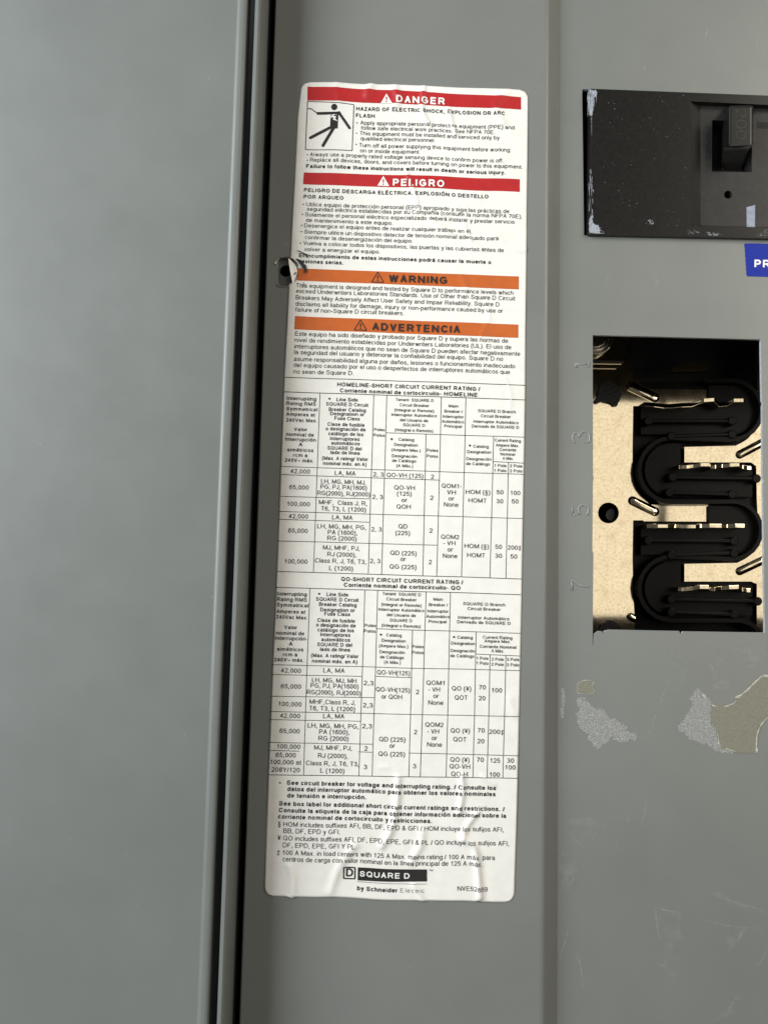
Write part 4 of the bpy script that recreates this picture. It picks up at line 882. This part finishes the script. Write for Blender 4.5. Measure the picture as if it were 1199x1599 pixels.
sm2 = [(5, 455, 254, 504, 'Poles'), (5, 452, 279, 503, 'Polos'), (5, 667, 347, 716, 'Poles'), (5, 666, 373, 716, 'Polos')] + rows(5, c2, [(535, 112, 704), (552, 136, 685), (529, 160, 707), (517, 182, 719), (553, 206, 682), (567, 230, 666), (530, 253, 703)]) + rows(5, c3, [(760, 137, 801), (740, 161, 824), (733, 189, 827), (729, 213, 831), (739, 236, 818)]) + \
      rows(5, c4, [(892, 157, 1080), (912, 179, 1059), (870, 218, 1097), (866, 238, 1103)]) + rows(5, c5, [(551, 296, 619), (530, 320, 637), (518, 344, 648), (521, 371, 633), (522, 394, 629), (541, 417, 615)]) + rows(5, c6, [(867, 307, 935), (839, 333, 945), (837, 366, 945), (835, 389, 942)])
ti1 = [(3, 1005, 313, 1120, 'Current Rating'), (3, 1010, 335, 1111, 'Ampere Max.'), (3, 1026, 355, 1099, 'Corriente'), (3, 1029, 375, 1094, 'Nominal'), (3, 1040, 394, 1087, 'A Máx.'), (3, 1003, 426, 1056, '1 Pole'), (3, 1002, 448, 1056, '1 Polo'), (3, 1072, 428, 1127, '2 Pole'), (3, 1071, 450, 1127, '2 Polo')]
ti2 = [(5, 981, 306, 1111, 'Current Rating'), (5, 988, 323, 1103, 'Ampere Max.'), (5, 967, 347, 1129, 'Corriente Nominal'), (5, 1019, 367, 1074, 'A Máx.'), (5, 953, 400, 1005, '1 Pole'), (5, 952, 422, 1005, '1 Polo'), (5, 1019, 404, 1073, '2 Pole'), (5, 1018, 427, 1073, '2 Polo'), (5, 1087, 405, 1142, '3 Pole'), (5, 1086, 429, 1142, '3 Polo')]
lettering('header_text', big1, INK, t1, 8.3, 0.118); lettering('header_text', big2, INK, t2, 8.3, 0.118)
lettering('header_text', sm1 + ti1, INK, t1, 6.9, 0.108); lettering('header_text', sm2 + ti2, INK, t2, 6.9, 0.108)
dots('bullet_point', [(3, 270, 122), (3, 546, 302), (3, 894, 330)], 1.7, INK, t1); dots('bullet_point', [(5, 252, 106), (5, 527, 288), (5, 852, 299)], 1.7, INK, t2)
NUMS1 = [(4, *q) for q in ((96, 40, 183, '42,000'), (91, 111, 177, '65,000'), (82, 185, 182, '100,000'), (88, 240, 174, '42,000'), (86, 304, 172, '65,000'), (71, 441, 171, '100,000'),
    (293, 48, 385, 'LA, MA'), (232, 85, 431, 'LH, MG, MH, MJ,'), (230, 109, 436, 'PG, PJ, PA(1600)'), (216, 137, 450, 'RG(2000), RJ(2000)'), (222, 178, 437, 'MHF,  Class J, R,'), (232, 206, 432, 'T6, T3, L (1200)'), (281, 245, 372, 'LA, MA'), (215, 285, 432, 'LH, MG, MH, PG,'), (262, 312, 393, 'PA (1600),'), (260, 338, 390, 'RG (2000)'), (240, 380, 403, 'MJ, MHF, PJ,'), (260, 410, 388, 'RJ (2000),'), (205, 438, 432, 'Class R, J, T6, T3,'), (268, 472, 374, 'L (1200)'),
    (464, 54, 510, '2, 3'), (461, 154, 507, '2, 3'), (456, 299, 502, '2, 3'), (450, 440, 496, '2, 3'), (524, 57, 686, 'QO-VH (125)'), (720, 65, 733, '2'), (557, 113, 648, 'QO-VH'), (570, 140, 634, '(125)'), (590, 169, 615, 'or'), (568, 198, 630, 'QOH'), (716, 159, 731, '2'),
    (768, 105, 857, 'QOM1-'), (792, 134, 831, 'VH'), (799, 162, 824, 'or'), (778, 189, 843, 'None'), (876, 132, 984, 'HOM (§)'), (888, 170, 967, 'HOMT'), (1013, 134, 1043, '50'), (1012, 174, 1042, '30'), (1075, 137, 1118, '100'), (1080, 175, 1110, '50'),
    (576, 286, 615, 'QD'), (563, 315, 627, '(225)'), (712, 305, 727, '2'), (765, 333, 845, 'QOM2'), (775, 361, 829, '- VH'), (794, 390, 818, 'or'), (773, 418, 838, 'None'), (870, 374, 978, 'HOM (§)'), (882, 415, 961, 'HOMT'), (1007, 377, 1037, '50'), (1007, 417, 1037, '30'), (1062, 380, 1121, '200‡'), (1075, 420, 1105, '50'),
    (540, 404, 656, 'QD (225)'), (585, 432, 608, 'or'), (537, 465, 655, 'QG (225)'), (710, 445, 723, '2'))]
NUMS2 = [(6, *q) for q in ((83, 57, 172, '42,000'), (83, 128, 172, '65,000'), (73, 207, 174, '100,000'), (79, 259, 168, '42,000'), (77, 327, 166, '65,000'), (66, 396, 169, '100,000'), (60, 434, 148, '65,000'), (36, 465, 172, '100,000 at'), (41, 499, 166, '208Y/120'),
    (271, 57, 365, 'LA, MA'), (221, 100, 417, 'LH, MG, MJ, MH'), (215, 125, 426, 'PG, PJ, PA(1600)'), (198, 154, 437, 'RG(2000), RJ(2000)'), (210, 197, 412, 'MHF,Class R, J,'), (209, 226, 411, 'T6, T3, L (1200)'), (270, 261, 363, 'LA, MA'), (202, 303, 426, 'LH, MG, MH, PG,'), (252, 331, 385, 'PA (1600),'), (249, 360, 382, 'RG (2000)'), (230, 401, 396, 'MJ, MHF, PJ,'), (247, 437, 378, 'RJ (2000),'), (194, 470, 427, 'Class R, J, T6, T3,'), (257, 504, 364, 'L (1200)'),
    (449, 114, 493, '2,3'), (446, 213, 490, '2,3'), (443, 306, 487, '2,3'), (453, 406, 467, '2'), (450, 488, 465, '3'), (509, 66, 656, 'QO-VH(125)'), (504, 142, 655, 'QO-VH(125)'), (529, 174, 620, 'or QOH'), (682, 153, 696, '2'), (519, 364, 636, 'QD (225)'), (566, 393, 590, 'or'), (516, 429, 634, 'QG (225)'), (674, 332, 687, '2'), (670, 484, 684, '3'),
    (729, 112, 809, 'QOM1'), (738, 142, 789, '- VH'), (759, 171, 784, 'or'), (737, 201, 804, 'None'), (724, 299, 804, 'QOM2'), (733, 329, 785, '- VH'), (753, 359, 777, 'or'), (732, 388, 799, 'None'), (842, 138, 928, 'QO (¥)'), (855, 179, 911, 'QOT'), (963, 133, 993, '70'), (961, 182, 991, '20'), (1020, 146, 1065, '100'),
    (837, 326, 922, 'QO (¥)'), (849, 365, 906, 'QOT'), (957, 325, 988, '70'), (1008, 331, 1072, '200‡'), (956, 373, 987, '20'), (836, 455, 921, 'QO (¥)'), (833, 485, 924, 'QO-VH'), (840, 519, 913, 'QO-H'), (954, 456, 985, '70'), (1014, 459, 1057, '125'), (1088, 459, 1119, '30'), (1080, 489, 1126, '100'), (1011, 521, 1056, '100'))]
lettering('cell_text', NUMS1, INK, t1, 9.9, 0.09); lettering('cell_text', NUMS2, INK, t2, 9.9, 0.09)
bold('footnote_bold', [(7, 137, 58, 1067, 'See circuit breaker for voltage and interrupting rating. / Consulte los'), (7, 140, 86, 1065, 'datos del interruptor automático para obtener los valores nominales'), (7, 139, 115, 490, 'de tensión e interrupción.'),
    (7, 103, 151, 1105, 'See box label for additional short circuit current ratings and restrictions. /'), (7, 102, 181, 1112, 'Consulte la etiqueta de la caja para obtener información adicional sobre la'), (7, 99, 210, 783, 'corriente nominal de cortocircuito y restricciones.')], INK, lab, 9.5)
dots('bullet_point', [(7, 107, 49)], 1.4, INK, lab)
lettering('footnote', [(7, 99, 244, 1100, '§ HOM includes suffixes AFI, BB, DF, EPD & GFI / HOM incluye los sufijos AFI,'), (7, 122, 274, 374, 'BB, DF, EPD y GFI.'), (7, 97, 306, 1124, '¥ QO includes suffixes AFI, DF, EPD, EPE, GFI & PL / QO incluye los sufijos AFI,'), (7, 120, 338, 446, 'DF, EPD, EPE, GFI Y PL.'),
    (7, 95, 371, 1062, '‡ 100 A Max. in load centers with 125 A Max. mains rating / 100 A máx. para'), (7, 119, 401, 1005, 'centros de carga con valor nominal en la línea principal de 125 A máx.')], INK, lab, 9.9, 0.085)
# maker's mark
logo = area_print('maker_logo', [ZR(7, *p) for p in ((454, 428), (760, 433), (760, 487), (453, 486))], INK, lab, off=0.00014, nu=80)
mb = MB(); sq = [ZR(7, *p) for p in ((391, 428), (441, 430), (440, 480), (390, 479))]
for i in range(4): stroke_print(mb, sq[i], sq[(i + 1) % 4], 2.0, TXT)
stroke_print(mb, ZR(7, 451, 492), ZR(7, 760, 499), 0.6, TXT); mb.build('logo_frame', INK, logo)
bold('logo_letter', [(7, 400, 470, 432, 'D')], INK, logo, 17.0)
bold('logo_word', [(7, 462, 468, 683, 'SQUARE D')], WHITE, logo, 11.5, off=0.00024)
bold('logo_subtitle', [(7, 450, 531, 628, 'by Schneider')], INK, logo, 9.4); lettering('logo_subtitle', [(7, 642, 535, 748, 'Electric')], INK, logo, 8.6, 0.06, spacing=1.3)
lettering('trade_mark_sign', [(7, 770, 441, 787, 'TM')], INK, logo, 3.6, 0.1)
lettering('form_number', [(7, 896, 532, 1029, 'NVE52669')], INK, lab, 9.6, 0.085)
# blue tape letters, and the moulded letters of the breaker
def place_flat(corner, ux, uy, d):
    def f(ln, s_, y): # s_ 0..1 along width, y in em*size px
        x0, y0 = ln[1], ln[2]; return at(x0 + ux[0] * s_ + uy[0] * y, y0 + ux[1] * s_ + uy[1] * y, d)
    return f
lettering('tape_letters', [(0, 1177, 417.6, 0, 'PR')], WHITE, tp, 17.2, 0.15, place=place_flat(None, (24.5, 0.6), (0.02, -1), -0.16))
MOULD = plain('moulded_letters', (0.030, 0.028, 0.027), 0.28, vary=0.5, scale=1500)
lettering('handle_rating', [(0, *za(760, 345), 0, '200')], MOULD, brk, 23.5, 0.05, place=place_flat(None, (0, 47.5), (1, 0), -7.05))
lettering('off_marking', [(0, *za(312, 582), 0, 'O/OFF')], plain('engraved_letters', (0.003, 0.003, 0.003), 0.5), brk, 16.0, 0.075, place=place_flat(None, (0.2, 54), (1, 0), RY - 0.05))
flush()
